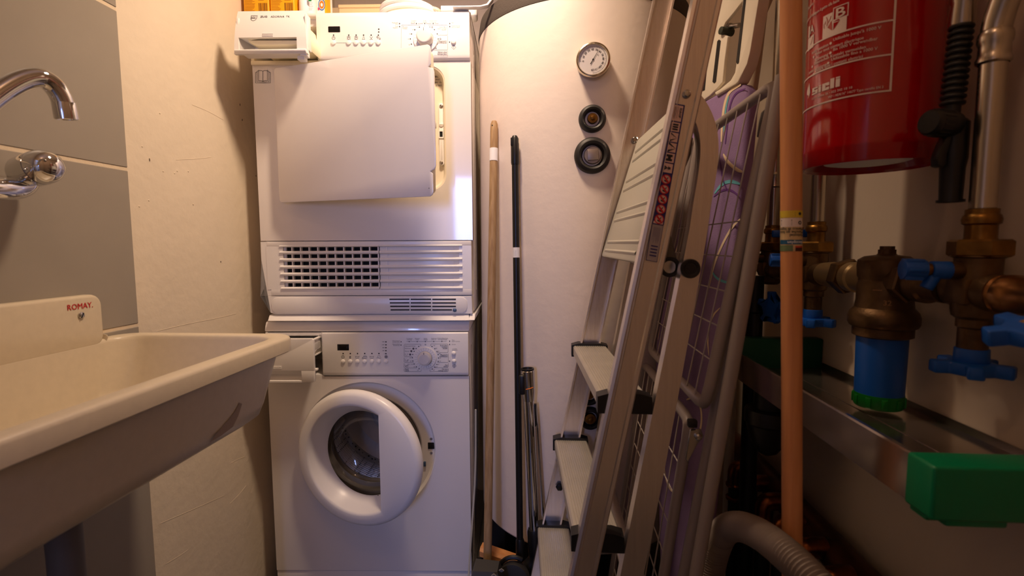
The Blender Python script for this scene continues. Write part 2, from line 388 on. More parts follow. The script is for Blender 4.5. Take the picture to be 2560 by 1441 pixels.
# worn damp patch on the outer wall, follows the wall's taper
sm = []
for p in P:
    k = (SZ-.034-p.z)/(SZ-.034-.768); sm.append(V((SX1-.016-.014*k+.0009, p.y, p.z)))
q = MB(); b_ = bmesh.new(); b_.faces.new([b_.verts.new(v) for v in sm]); q._merge(b_)
build(q, 'stain', mat('stain', (158, 138, 118), 0.5), sink)
_q = aY(167, 1420, .62)
dp = thing('drain_pipe', (_q.x, _q.y, 0.0), 'grey plastic drain pipe running down to the floor under the sink', 'pipe')
build(MB().cyl((_q.x, _q.y, 0.0), (_q.x, _q.y, 0.68), 0.021, n=28), 'pipe', mat('drain_grey', (104, 98, 94), 0.5), dp)
build(MB().cyl((_q.x, _q.y, 0.68), (_q.x, _q.y, 0.7315), 0.024, n=28, bev=.003), 'coupling', mat('drain_grey', (104, 98, 94), 0.5), dp)

# ------------------------------------------------------------------ wall mixer tap
tap = thing('wall_mixer_tap', (XL+.011, 0.62, 1.13), 'chrome wall mixer tap with a curved spout and a domed handle above the sink', 'tap')
H0 = aX(54, 435, -.838); HY = H0.y; HZ = H0.z
H1 = aY(160, 401, HY-.012); HAX = (H1-H0).normalized()
bz = HZ-.030
q = MB(); q.tube(smooth([(-.812, HY-.36, bz), (-.812, HY-.20, bz), (-.812, HY-.06, bz), (-.814, HY-.03, bz+.003), (-.822, HY-.008, bz+.014), H0+HAX*.006], 2), 0.0170, 20)
for yy in (HY-.255, HY-.105):
    q.cyl((XL+.0105, yy, bz), (-.812, yy, bz), .012, n=20)
build(q, 'body', chrome, tap)
for yy in (HY-.255, HY-.105):
    build(MB().lathe([(.030, 0), (.030, .004), (.022, .016), (.014, .02)], (XL+.0105, yy, bz), (1, 0, 0), 28, True), 'wall_flange', chrome, tap)
for a0 in (H0, H0+V((0, -.36, 0))):
    ax = HAX
    hd = build(MB().lathe([(.013, -.004), (.0225, .000), (.0255, .006), (.0265, .034), (.0268, .040)], a0, ax, 40, True), 'handle', chrome, tap)
    e = a0+ax*.0405
    build(MB().lathe([(.0250, 0), (.0268, .0012), (.0262, .010), (.0236, .018), (.0186, .025), (.0110, .0295), (.004, .031), (.0005, .0312)], e, ax, 40, True), 'handle_dome', chrome, hd)
    build(MB().lathe([(.0254, -.0012), (.0254, .0012)], e, ax, 40, True), 'temperature_ring', blueink, hd)
YS0, YS1 = .700, HY-.18
cl = [(167, 298), (161, 266), (150, 236), (128, 207), (98, 192), (55, 200), (0, 231), (-70, 290), (-120, 345)]
cp_ = []
for i, (px, py) in enumerate(cl):
    f_ = max(0, (167-px))/290.0; cp_.append(aY(px, py, YS0+(YS1-YS0)*f_))
base = V((-.812, YS1, bz+.012)); cp_ += [cp_[-1].lerp(base, .6)+V((0, 0, .012)), base]
spl = smooth([cp_[k] for k in range(len(cp_)-1, -1, -1)], 3)
build(MB().tube(spl, 0.0132, 24), 'spout', chrome, tap)
t = (spl[-1]-spl[-4]).normalized()
ae = build(MB().lathe([(.0138, -.024), (.0142, -.023), (.0146, -.001), (.0136, 0), (.0112, 0), (.0108, -.004), (.0005, -.004)], spl[-1]+t*.001, t, 32, True), 'aerator', chrome, tap)
build(MB().lathe([(.0101, 0), (.0002, 0.0)], spl[-1]-t*.0028, t, 24, True), 'aerator_mesh', mat('mesh_grey', (70, 68, 66), .5, metal=.6), ae)

# ------------------------------------------------------------------ machine frame shared by washer and dryer (front plane y=0)
TH = math.radians(3.4)
mux, mvy = V((math.cos(TH), math.sin(TH), 0)), V((-math.sin(TH), math.cos(TH), 0))
MO = mvy*1.42 + mux*(-0.4315)
MF = Mx(((mux.x, mvy.x, 0, MO.x), (mux.y, mvy.y, 0, MO.y), (0, 0, 1, 0), (0, 0, 0, 1)))
MFi = MF.inverted()
def mp(px, py, y=0.0):
    p = aP(px, py, MO+mvy*y, mvy); l = MFi @ p; return (l.x, l.z)
def mpoly(pts, y=0.0):
    return [V((a, y, b)) for a, b in (mp(x, y_, y) for x, y_ in pts)]
def mfn(px, py, y, lift=0.0004):
    u0, z0 = mp(px, py, y); return lambda u, v: V((u0+u, y-lift, z0+v))
def pxm(y=0.0): return (mp(1000, 700, y)[0]-mp(900, 700, y)[0])/100.0     # metres per pixel on that plane
def mtext(q, s, px, py, h, y, align='LEFT', bold=0.0, xs=1.0, shear=0.0):
    return q.text(s, h*pxm(y)*1.38, mfn(px, py, y), align, bold, xs=xs, shear=shear)
def mline(q, pts, y, w=0.0008):
    P = [mp(a, b, y) for a, b in pts]; return q.quadstrip(P, lambda u, v: V((u, y-0.0004, v)), w)
def mdot(q, px, py, r, y, r2=None, n=12):
    u, z = mp(px, py, y); return q.disc(u, z, r*pxm(y), lambda a, b: V((a, y-0.0005, b)), n, r2*pxm(y) if r2 else None)

# ================= dryer
DZ0, DZ1 = 0.862, 1.690
dryer = thing('tumble_dryer', MO+V((0, 0, DZ0)), 'white tumble dryer stacked on the washer, door ajar and water drawer pulled out', 'dryer', TH)
U0, U1 = -0.300, 0.300
zc = mp(1100, 153)[1]; zg = mp(900, 603)[1]; us = mp(795, 100)[0]; zd0 = mp(700, 152)[1]
D = lambda q, n, m, par=dryer, **k: build(q, n, m, par, MF, **k)
q = MB()
q.prism([V((a, .030, b)) for a, b in ((U0+.060, DZ0+.004), (U1, DZ0+.004), (U1, zd0-.004), (U0, zd0-.004), (U0, zg-.05), (U0+.016, DZ0+.045), (U0+.034, DZ0+.012))], (0, .53, 0), .003, 2)
q.bb(us+.004, U1, 0.016, 0.56, zd0-.003, DZ1-.006, .004)
q.bb(U0, us+.004, 0.30, 0.56, zd0-.003, DZ1-.006, .003)
q.bb(U0, U0+.012, 0.004, 0.31, zd0-.003, DZ1-.006, .002)
q.bb(us-.008, us+.006, 0.012, 0.31, zd0-.003, DZ1-.006, .002)
q.bb(U0, us+.006, 0.02, 0.31, DZ1-.030, DZ1-.008, .003)
# pressed outline on the right side
for (y0, y1) in ((.06, .075), (.10, .108)): q.bb(U1-.001, U1+.0012, y0, y1, DZ0+.06, DZ1-.08, .0005, 1)
D(q, 'cabinet', enamel)
D(MB().bb(U0-.001, U1+.001, 0.004, 0.565, DZ1-.010, DZ1, .004, 3), 'top_cover', enamel)
rx0, rz1 = mp(712, 160); rx1, rz0 = mp(1117, 476)
rin = rrect(rx0, rx1, rz0, rz1-.008, .045, 7)
D(MB().hole_plate(U0, U1, zg+.0015, zc-.001, rin, 0.0, 0.031), 'front_panel', enamel, sharp=40)
q = MB()
lp = []
for k, (dd, yy) in enumerate(((0, .0005), (.004, .0025), (.0075, .010), (.009, .022), (.012, .027), (.03, .0275))):
    lp.append([V((a, yy, b)) for a, b in rrect(rx0+dd, rx1-dd, rz0+dd, rz1-.008-dd, .045-dd*.6, 7)])
q.loft(lp, False, False)
cxd, czd = (rx0+rx1)/2-.02, (rz0+rz1)/2
q.hole_plate(rx0+.025, rx1-.025, rz0+.025, rz1-.033, [(cxd+.118*math.cos(a), czd+.118*math.sin(a)) for a in [2*math.pi*i/40 for i in range(40)]], .0272, .0295)
D(q, 'door_recess', plastc)
D(MB().lathe([(.118, .028), (.124, .020), (.128, .02), (.128, .03)], (cxd, 0, czd), (0, 1, 0), 40), 'door_seal', gask)
D(MB().lathe([(.118, .0296), (.118, .12), (.24, .13), (.24, .45), (.001, .45)], (cxd, 0, czd), (0, 1, 0), 40), 'drum', steel)
# latch strip in the recess
xa, z1_ = mp(1096, 258, .02); xb, z0_ = mp(1111, 414, .02)
lt = D(MB().loft([[V((a, yy, b)) for a, b in rrect(xa+dd, xb-dd, z0_+dd, z1_-dd, .007-dd, 5)] for yy, dd in ((.0280, 0), (.0200, 0), (.0188, .0008), (.0185, .0018))]), 'latch_strip', plastw)
for py in (266, 407):
    u, z = mp(1103, py, .018); D(MB().lathe([(.0052, 0), (.005, .0012), (.002, .002), (.0018, .0008), (.0002, .0008)], (u, .0186, z), (0, -1, 0), 16, True), 'screw', steel, lt)
u, z = mp(1103, 312, .018); D(MB().lathe([(.0062, 0), (.006, .002), (.003, .003)], (u, .0186, z), (0, -1, 0), 18, True).box((u, .0158, z+.0005), (.009, .002, .0022), None, .0006), 'release_knob', plastw, lt)
u, z = mp(1103, 336, .018)
D(MB().hole_plate(u-.0068, u+.0068, z-.011, z+.011, rrect(u-.0042, u+.0042, z-.0075, z+.0075, .001, 2), .0165, .0187), 'latch_frame', plastw, lt)
D(MB().bb(u-.0042, u+.0042, .0180, .0184, z-.0075, z+.0075), 'latch_slot', darkhole, lt)
q = MB()
for i, s_ in enumerate(('850 850', 'ANTS I', '500W 10A', '014653')): mtext(q, s_, 1107, 194+i*7.2, 4.2, .0265, 'RIGHT', .01)
D(q, 'rating_lettering', inkm, kind='stuff')
# open book symbol at the left edge
q = MB(); LW = .0011
for dx in (0, 4, 8):
    for sgn in (1, -1):
        cxp = 657.5
        P = [(cxp+sgn*(18.5-dx*.95), 181+ -dx*.75), (cxp+sgn*(18.5-dx*.95), 207.5-dx*.55)]
        if dx == 0: P.append((cxp, 207.5))
        elif dx == 4: P += [(cxp+sgn*6, 205), (cxp, 205)]
        mline(q, P, 0, LW)
        if dx < 8: mline(q, [(cxp+sgn*(18.5-dx*.95), 181-dx*.75), (cxp+sgn*(18.5-dx*.95-3.2), 181-dx*.75)], 0, LW)
mline(q, [(657.5, 178.5), (657.5, 203.5)], 0, LW)
for sgn in (1, -1):
    mline(q, [(657.5, 178.5), (657.5+sgn*3, 176.8), (657.5+sgn*7, 176.4), (657.5+sgn*11, 177)], 0, LW)
    mline(q, [(657.5, 203.5), (657.5+sgn*3, 202), (657.5+sgn*7, 201.6), (657.5+sgn*11, 202.6)], 0, LW)
D(q, 'book_symbol', inkd, kind='stuff')
# control panel (right of the drawer bay)
cpz0 = zc; PY = -.010
q = MB(); prof = [(.016, DZ1-.004), (-.004, DZ1-.004), (PY+.002, DZ1-.008), (PY, DZ1-.018), (PY, cpz0+.014), (PY+.003, cpz0+.005), (PY+.010, cpz0), (.016, cpz0)]
q.prism([V((us, a, b)) for a, b in prof], (U1-us-.001, 0, 0), .0015, 2)
cp = D(q, 'control_panel', plastw)
q = MB().bb(U0, us+.002, -.008, .02, zd0-.013, zd0-.002, .002).bb(U0, U0+.010, -.006, .02, zd0-.003, DZ1-.01, .002); D(q, 'drawer_bay_frame', plastc)
a0 = mp(821, 81, PY); a1 = mp(850, 66, PY)
D(MB().prism([V((a, PY-.0006, b)) for a, b in rrect(a0[0], a1[0], a0[1], a1[1], .0015, 3)], (0, .002, 0)), 'display', dispm, cp)
for px in (834, 872, 890.5, 909, 928, 946):
    u, z = mp(px, 107, PY)
    D(MB().lathe([(.0068, 0), (.0068, .002), (.0058, .0042), (.003, .0052), (.0003, .0055)], (u, PY+.0005, z), (0, -1, 0), 20, True), 'button', plastw, cp)
u, z = mp(1134, 105, PY)
D(MB().lathe([(.0068, 0), (.0068, .003), (.0055, .0055), (.003, .0065), (.0003, .0068)], (u, PY+.0005, z), (0, -1, 0), 20, True), 'start_button', plastw, cp)
u, z = mp(1064, 99, PY)
dl = D(MB().lathe([(.0335, 0), (.0335, .002), (.032, .0042), (.0225, .0048), (.0225, .003), (.001, .003)], (u, PY+.0005, z), (0, -1, 0), 48, True), 'dial_ring', plastw, cp)
D(MB().lathe([(.0215, .002), (.0205, .026), (.0190, .0285), (.0165, .0300), (.0155, .0302), (.0003, .0302)], (u, PY, z), (0, -1, 0), 40, True), 'knob', knobm, dl)
D(MB().box((u, PY-.0303, z+.016), (.0012, .0006, .008)), 'knob_mark', inkm, dl)
q = MB()
for i in range(22):
    a = 2*math.pi*(i+.5)/22; q.quadstrip([(u+.0235*math.cos(a), z+.0235*math.sin(a)), (u+.031*math.cos(a), z+.031*math.sin(a))], lambda a_, b_: V((a_, PY-.0049, b_)), .0006)
D(q, 'dial_marks', mat('light_ink', (190, 184, 182), .6), dl)
q = MB()
for px in (834, 872, 890.5, 909, 928, 946): mdot(q, px, 88, 1.7, PY)
for py in (73, 80): mdot(q, 947, py, 1.7, PY)
for px, py in ((999, 59), (999, 66.5), (1041, 59), (1062, 59), (1083, 59), (1124.5, 59), (1124.5, 66.5), (1124, 105.5), (1048.5, 68), (1037, 74.5), (1029, 85), (1026, 97.5), (1028.5, 110.5), (1074.5, 68), (1086, 74.5), (1093, 85), (1095.5, 97.5), (1093, 110.5), (1085.5, 121.5)): mdot(q, px, py, 1.4, PY)
D(q, 'indicator_dots', inkd, cp, kind='stuff')
q = MB()
mline(q, [(840, 107.5), (866, 107.5)], PY, .0006); mline(q, [(878, 107.5), (940, 107.5)], PY, .0005)
mdot(q, 834, 95.5, 4, PY, 3.2, 18); mline(q, [(834, 93), (834, 95.5), (832, 95.5)], PY, .0007)
for px in (872, 890.5):
    mline(q, [(px-4, 91.5), (px+4, 91.5), (px+4, 99.5), (px-4, 99.5), (px-4, 91.2)], PY, .0007); mdot(q, px, 95.5, 3, PY, 2.2, 14)
mline(q, [(905.5, 98.5), (907, 96.5), (907.5, 93), (909, 91.5), (910.5, 93), (911, 96.5), (912.5, 98.5), (905.3, 98.5)], PY, .0007)
mline(q, [(924.5, 91.5), (929, 97), (926, 99.5), (924, 98)], PY, .0009); mline(q, [(932, 91.5), (927.5, 97), (930.5, 99.5), (932, 98)], PY, .0009)
mdot(q, 943.5, 93, 2.2, PY, 1.2); mline(q, [(943.5, 99), (948.5, 91)], PY, .0006); mdot(q, 949.5, 97, 2.2, PY, 1.3)
for seg in (((1027, 59), (1038, 59)), ((1044.5, 59), (1058.5, 59)), ((1065, 59), (1079.5, 59)), ((1086, 59), (1096.5, 59))): mline(q, seg, PY, .0007)
mline(q, [(1051, 66), (1051, 63.5), (1050, 62.5), (1005, 62.5), (1003.6, 64), (1003, 120)], PY, .0005)
mline(q, [(1071, 66), (1071, 63.5), (1072, 62.5), (1118, 62.5), (1119.3, 64), (1119.3, 86.5), (1118, 88), (1094, 88)], PY, .0005)
mline(q, [(1119.3, 90), (1119.3, 124), (1118, 125.3), (1085, 125.3)], PY, .0006); mline(q, [(1119.3, 127.5), (1119.3, 137.5), (1118, 139), (1085, 139)], PY, .0006)
mline(q, [(1134.5, 112.8), (1139.8, 118.3), (1134.5, 123.8), (1129.2, 118.3), (1134.6, 112.6)], PY, .0007); mline(q, [(1134.5, 115.5), (1134.5, 121.2)], PY, .0009)
mdot(q, 1080.5, 68, 2, PY, 1.2); mdot(q, 1101, 97.5, 2, PY, 1.2); mdot(q, 1090, 121, 1.6, PY, .8); mdot(q, 1061.5, 65.5, 1.4, PY, .9)
D(q, 'panel_lines', inkm, cp, kind='stuff')
q = MB()
for s_, x, y_, al, h, bd in (('Pflegeleicht', 1116.5, 104.5, 'RIGHT', 3.2, .015), ('synthétiques', 1116.5, 108.2, 'RIGHT', 3.2, .015), ('Schon plus', 1117, 132, 'RIGHT', 3.6, .02), ('délicat plus', 1117, 136.3, 'RIGHT', 3.6, .02),
                        ('Koch, Bunt', 1117, 69, 'RIGHT', 2.8, 0), ('coton, couleurs', 1117, 72.7, 'RIGHT', 2.6, 0), ('bouillir', 1116, 76, 'RIGHT', 2.8, 0), ('Minuten', 1006, 69, 'LEFT', 2.8, 0), ('minutes', 1006, 72.7, 'LEFT', 2.8, 0),
                        ('Flusensieb', 995.5, 58, 'RIGHT', 2.6, 0), ('filtre', 995.5, 61.5, 'RIGHT', 2.6, 0), ('Tank', 995, 67, 'RIGHT', 2.6, 0), ('récipient', 995, 70.5, 'RIGHT', 2.6, 0),
                        ('Trocknen', 1027, 53, 'LEFT', 2.6, 0), ('séchage', 1027, 56.5, 'LEFT', 2.6, 0), ('Ende', 1062, 53, 'CENTER', 2.6, 0), ('séchage', 1062, 56.5, 'CENTER', 2.6, 0), ('Knitterschutz', 1074, 53, 'LEFT', 2.4, 0), ('antifroissage', 1074, 56.5, 'LEFT', 2.4, 0),
                        ('60', 1045, 69, 'RIGHT', 2.4, 0), ('50', 1034.5, 75.5, 'RIGHT', 2.4, 0), ('40', 1026.5, 86, 'RIGHT', 2.4, 0), ('30', 1023, 99, 'RIGHT', 2.4, 0), ('20', 1025, 113, 'RIGHT', 2.4, 0),
                        ('Start', 1129, 58, 'LEFT', 2.2, 0), ('Kindersicherung', 1129, 66, 'LEFT', 2.2, 0), ('sécurité enfants', 1129, 69.5, 'LEFT', 2.2, 0)):
    mtext(q, s_, x, y_, h, PY, al, bd)
D(q, 'panel_lettering', inkm, cp, kind='stuff')
# grille
q = MB()
gp = [mp(x, y) for x, y in ((650, 604.5), (1176, 602.5), (1179, 700), (1181, 785), (690, 787), (676, 783), (669, 772), (661, 742), (655, 700), (652, 650))]
q.prism([V((a, .030, b)) for a, b in gp], (0, -.010, 0))
gb = D(q, 'vent_backing', plastw)
rows = [618.5, 636.5, 654.5, 672.5, 690.5, 708.5]           # tops of the slots
gq = lambda px, py: mp(px, py)
top = gq(800, 603.8)[1]
frames = MB()
xL, xM, xR, xE = gq(692, 650)[0], gq(948.5, 650)[0], gq(1160, 650)[0], gq(1178.5, 650)[0]
z_t, z_b = gq(800, 617)[1], gq(800, 723)[1]; zlow = gq(800, 739.5)[1]
dk = D(MB().bb(gq(712, 650)[0]-.004, gq(943, 650)[0]+.004, .0155, .0185, z_b, z_t), 'dark_duct', darkhole, gb)
D(MB().bb(xM, xR, .006, .018, z_b, z_t, .001), 'closed_backing', plastw, gb)
# surround: plate with one large hole for the louvres (left and right)
q = MB()
q.bb(gq(668, 650)[0], xE, .0, .020, z_t, top, .0015)
q.bb(gq(674, 650)[0], xE, .0, .020, zlow, z_b, .0015)
q.bb(gq(666, 650)[0], gq(708, 650)[0], .0, .020, z_b-.001, z_t+.001)
q.bb(gq(1148, 650)[0], xE, .0, .020, z_b-.001, z_t+.001)
D(q, 'vent_surround', plastw, gb)
# left margin with the swept lower corner
pl = [gq(x, y) for x, y in ((650, 604.5), (667, 604.5), (668.5, 650), (671, 700), (675, 722), (683, 734), (694, 739.5), (676, 741), (1179, 740.5), (1181, 785), (690, 787), (676, 783), (669, 772), (661, 742), (655, 700), (652, 650))]
q = MB(); q.prism([V((a, .001, b)) for a, b in pl], (0, .022, 0), .0012, 1); D(q, 'lower_skirt', plastw, gb)
for i in range(7):
    z1 = gq(800, rows[i-1]+9.2)[1] if i else z_t+.004
    z0 = gq(800, rows[i])[1] if i < 6 else z_b-.004
    hh = (z1-z0)
    for (xa_, xb_) in ((gq(700, 650)[0], xM-.0012), (xM+.0012, gq(1156, 650)[0])):
        q = MB(); prof = [(.016, z0), (.004, z0), (-.001, z0+hh*.2), (-.0035, z0+hh*.45), (-.003, z0+hh*.75), (.000, z1), (.016, z1)]
        q.prism([V((xa_, a, b)) for a, b in prof], (xb_-xa_, 0, 0), .0004, 1)
        D(q, 'louvre', plastw, gb)
for i in range(12):
    px = 729+i*21.6; u = gq(px, 650)[0]
    D(MB().bb(u-.0016, u+.0016, .004, .017, z_b, z_t), 'vent_fin', plastw, gb)
# slots' sloping left and right ends
for i in range(6):
    z0 = gq(800, rows[i]+9.2)[1]; z1 = gq(800, rows[i])[1]
    D(MB().prism([V((gq(690, 650)[0], -.0005, z1)), V((gq(713, 650)[0], .010, z1)), V((gq(713, 650)[0], .010, z0)), V((gq(702, 650)[0], .002, z0))], (0, .012, 0)), 'slot_end', plastw, gb)
    D(MB().prism([V((gq(1160, 650)[0], -.0005, z1)), V((gq(1128, 650)[0], .007, z1)), V((gq(1128, 650)[0], .007, z0)), V((gq(1147, 650)[0], .001, z0))], (0, .012, 0)), 'slot_end', plastw, gb)
# kick strip with slots
a0 = gq(680, 784); a1 = gq(1168, 743)
q = MB(); q.prism([V((a, .002, b)) for a, b in rrect(a0[0], a1[0], a0[1], a1[1], .018, 6)], (0, -.0035, 0), .0015, 2)
ks = D(q, 'kick_strip', plastw, gb)
for i, py in enumerate((748.5, 757.5, 766.2, 775)):
    for (xa_, xb_) in ((974+i, 1024), (1027, 1078), (1081, 1130 if i == 3 else 1140)):
        p0 = mp(xa_, py+1.5); p1 = mp(xb_, py-1.5)
        D(MB().bb(p0[0], p1[0], -.0022, -.0012, p0[1], p1[1]), 'skirt_slot', darkhole, gb)
u, z = mp(1137, 775.5); D(MB().lathe([(.0055, 0), (.0055, .002), (.004, .0035), (.0003, .004)], (u, -.0015, z), (0, -1, 0), 18, True), 'reset_button', mat('slate_blue', (70, 92, 122), .3), gb)
# the door, hinged on the left and standing open
hx = mp(691, 340, -.030)[0]
Rd = Mx.Rotation(math.radians(-19.0), 4, 'Z'); DFm = MF @ Mx.Translation((hx, -.030, 0)) @ Rd
Wd = .477; dz1 = mp(691, 171, -.03)[1]; dz0 = mp(699, 507, -.03)[1]
nz1 = dz1-.052; nz0 = dz0+.060
out = [(0.006, dz0), (Wd-.010, dz0), (Wd-.003, dz0+.004), (Wd-.001, dz0+.012), (Wd-.001, nz0-.006), (Wd-.008, nz0), (Wd+.004, nz0+.004), (Wd+.007, nz0+.012), (Wd+.007, nz1-.012), (Wd+.004, nz1-.004), (Wd-.008, nz1), (Wd-.001, nz1+.006), (Wd-.001, dz1-.012), (Wd-.003, dz1-.004), (Wd-.010, dz1), (.006, dz1), (.001, dz1-.005), (0, dz1-.02), (0, dz0+.02), (.001, dz0+.005)]
dr = build(MB().prism([V((a, 0, b)) for a, b in out], (0, .004, 0), .0016, 2), 'door', enamel, dryer, DFm)
inn = rrect(.012, Wd-.006, dz0+.008, dz1-.008, .012, 4)
build(MB().prism([V((a, .004, b)) for a, b in inn], (0, .022, 0), .003, 2), 'door_shell', plastc, dr, DFm)
build(MB().lathe([(.135, .026), (.13, .04), (.10, .048), (.001, .05)], (Wd*.52, 0, (dz0+dz1)/2), (0, 1, 0), 40, True), 'door_plug', plastc, dr, DFm)
build(MB().bb(Wd-.02, Wd-.012, .02, .045, (dz0+dz1)/2-.008, (dz0+dz1)/2+.008, .002), 'door_hook', plastw, dr, DFm)
q = MB().disc(Wd-.012, dz0+.02, .0011, lambda a, b: V((a, -.0002, b)), 8); build(q, 'pin_hole', darkhole, dr, DFm)
# water drawer pulled out
dy = -.112
def dfn(px, py): return mp(px, py, dy)
dxl, dxr = dfn(583, 80)[0], dfn(766, 80)[0]; dzt = dfn(680, 20)[1]; dzb = dfn(680, 134)[1]; dzw = dfn(680, 125)[1]
hx0, hz0 = dfn(597, 124); hx1, hz1 = dfn(741, 92)
q = MB()
# gently curved face lofted by rows with a hole for the grip
def faceY(z): t = (z-dzw)/(dzt-dzw); return dy + .016*max(0, t)**2.2 - .0
def strip(x0a, x1a, zlist, th=.010):
    loops = []
    for z in zlist:
        y = faceY(z); ins = .006*((z-dzw)/(dzt-dzw))
        xa2 = x0a + (ins if x0a == dxl else 0); xb2 = x1a - (ins if x1a == dxr else 0)
        loops.append([V((xa2, y, z)), V((xb2, y, z)), V((xb2, y+th, z)), V((xa2, y+th, z))])
    return loops
zs = [hz1+(dzt-hz1)*i/8 for i in range(9)]
q.loft(strip(dxl, dxr, zs)); zs2 = [hz0-.001, (hz0+hz1)/2, hz1+.0005]
q.loft(strip(dxl, hx0, zs2)); q.loft(strip(hx1, dxr, zs2)); q.loft(strip(dxl, dxr, [dzb, dzw, hz0]))
wd = D(q, 'water_drawer', plastw)
D(MB().prism([V((dxl+.002, dy+.001, dzb)), V((dxl+.002, dy-.004, dzb+.004)), V((dxl+.002, dy-.005, hz0-.003)), V((dxl+.002, dy-.001, hz0)), V((dxl+.002, dy+.008, hz0))], (dxr-dxl-.004, 0, 0), .001), 'drawer_lip', plastw, wd)
q = MB(); q.bb(hx0-.002, hx1+.002, dy+.045, dy+.047, hz0-.004, hz1+.004); q.bb(hx0-.002, hx0, dy+.004, dy+.046, hz0-.004, hz1+.004); q.bb(hx1, hx1+.002, dy+.004, dy+.046, hz0-.004, hz1+.004); q.bb(hx0, hx1, dy+.004, dy+.046, hz0-.006, hz0-.004)
q.prism([V((hx0, dy+.008, hz1+.001)), V((hx0, dy+.046, hz1-.008)), V((hx0, dy+.046, hz1+.003))], (hx1-hx0, 0, 0))
q.prism([V((hx0, dy+.006, hz0)), V((hx0, dy+.006, hz1)), V((hx0+.02, dy+.045, hz1-.008)), V((hx0+.012, dy+.045, hz0))], (0, 0, 0.0001))
D(q, 'grip_pocket', plastw, wd)
q = MB()
for i in range(3):
    a0 = dfn(655, 84+i*3.2); a1 = dfn(682, 82.6+i*3.2)
    z_ = (a0[1]+a1[1])/2; q.bb(a0[0], a1[0], faceY(z_)-.0012, faceY(z_)+.001, z_-.0008, z_+.0008, .0004, 1)
D(q, 'grip_ribs', plastw, wd)
# tank body behind the drawer front with its bulged corner
pf = [(.010, dzt-.022), (.03, dzt-.026), (.05, dzt-.045), (.055, dzt-.06), (.045, dzt-.075), (.045, dzb+.02), (.03, dzb-.008), (.01, dzb-.012)]
q = MB(); lo = []
xs_ = dxr-.012
body = [V((dxl+.016, 0, dzt-.02)), V((dxr-.02, 0, dzt-.02)), V((dxr-.014, 0, dzt-.04)), V((dxr-.006, 0, dzt-.055)), V((dxr-.004, 0, dzt-.075)), V((dxr-.009, 0, dzt-.09)), V((dxr-.009, 0, zd0+.022)), V((dxr-.018, 0, zd0+.008)), V((dxr-.034, 0, zd0+.004)), V((dxl+.05, 0, zd0+.003)), V((dxl+.03, 0, zd0+.012))]
q.prism([v+V((0, dy+.012, 0)) for v in body], (0, .36, 0), .004, 2)
D(q, 'water_tank', mat('translucent_cream', (240, 230, 200), .4, trans=0.0), wd)
q = MB(); q.bb(dxr-.006, dxr-.0005, dy+.006, dy+.03, dzb+.012, dzt-.012, .001).bb(dxr-.02, dxr-.004, dy+.004, dy+.026, dzb-.004, dzb+.010, .001).bb(dxr-.03, dxr-.012, dy+.01, dy+.03, dzb-.012, dzb-.002, .001).bb(dxl+.006, dxl+.012, dy+.006, dy+.03, dzb+.01, dzt-.02, .001)
D(q, 'drawer_brackets', plastw, wd)
def dtext(q, s_, px, py, h, **k):
    u0, z0 = dfn(px, py); return q.text(s_, h*pxm(dy)*1.38, lambda u, v: V((u0+u, faceY(z0+v)-.0005, z0+v)), **k)
q = MB(); dtext(q, 'ZUG', 645.5, 39.3, 4.6, bold=.03, xs=1.30); dtext(q, 'ADORINA  TK', 671.5, 39.6, 5.0, xs=1.06)
def dl_(q, pts, w=.0009): return q.quadstrip([dfn(a, b) for a, b in pts], lambda u, v: V((u, faceY(v)-.0005, v)), w)
dl_(q, [(621.7, 34), (638, 34), (637, 41), (635, 45.2), (631, 48), (627.6, 48.3), (624.5, 46.8), (622.5, 44), (622, 40), (621.9, 33.7)]); dl_(q, [(622, 42), (636.5, 42)], .0006); dl_(q, [(622, 38), (637.3, 38)], .0005)
dtext(q, 'ZUG', 623, 41.5, 2.5, bold=.02, xs=1.35); dtext(q, 'V', 628, 37.6, 2.2)
D(q, 'brand_lettering', inkd, wd, kind='stuff')

# ================= stacking frame between the machines
q = MB(); P0 = mpoly([(669, 802), (1190, 802), (1178, 787.5), (676, 787.5)], .0)
q.prism([V((U0+.02, -.004, .8435)), V((U0+.014, -.010, .8450)), V((U0+.012, .006, .8605)), V((U0+.012, .55, .8605)), V((U0+.012, .55, .8435))], (.574, 0, 0), .001, 1)
q.prism([V((U1-.012, -.012, .846)), V((U1-.012, .012, .861)), V((U1-.012, .55, .861)), V((U1-.012, .55, .846))], (.016, 0, 0), .001, 1)
sf = build(q, 'stacking_frame', plastw, None, MF, label='thin white stacking frame between the dryer and the washing machine', cat='frame')

# ================= washing machine
W0, W1, WZ = -0.299, 0.285, 0.8425
washer = thing('washing_machine', MO, 'white front loading washing machine with round door ajar under the dryer', 'washing machine', TH)
Wb = lambda q, n, m, par=washer, **k: build(q, n, m, par, MF, **k)
zt = mp(900, 831)[1]; zp = mp(900, 940)[1]; zpl = mp(930, 1428)[1]
ups = mp(808, 885)[0]
q = MB()
q.bb(W0, W0+.012, .02, .56, .012, zt, .003); q.bb(W1-.012, W1, .02, .56, .012, zt, .003); q.bb(W0, W1, .548, .56, .012, zt, .002); q.bb(W0, W1, .02, .56, .012, .03)
for (y0, y1) in ((.06, .075), (.10, .108)): q.bb(W1-.001, W1+.0012, y0, y1, .08, zt-.05, .0005, 1)
Wb(q, 'cabinet', enamel)
for (x, y) in ((-.25, .06), (.24, .06), (-.25, .5), (.24, .5)): Wb(MB().cyl((x, y, 0), (x, y, .014), .02, n=16), 'foot', blackp)
q = MB(); prof = [(.56, zt+.001), (.004, zt+.001), (.000, zt+.004), (.004, WZ-.014), (.010, WZ-.004), (.020, WZ), (.56, WZ)]
q.prism([V((W0-.002, a, b)) for a, b in prof], (W1-W0+.004, 0, 0), .002, 2); Wb(q, 'worktop', enamel)
cu, cz = mp(919, 1123); cr = 0.200
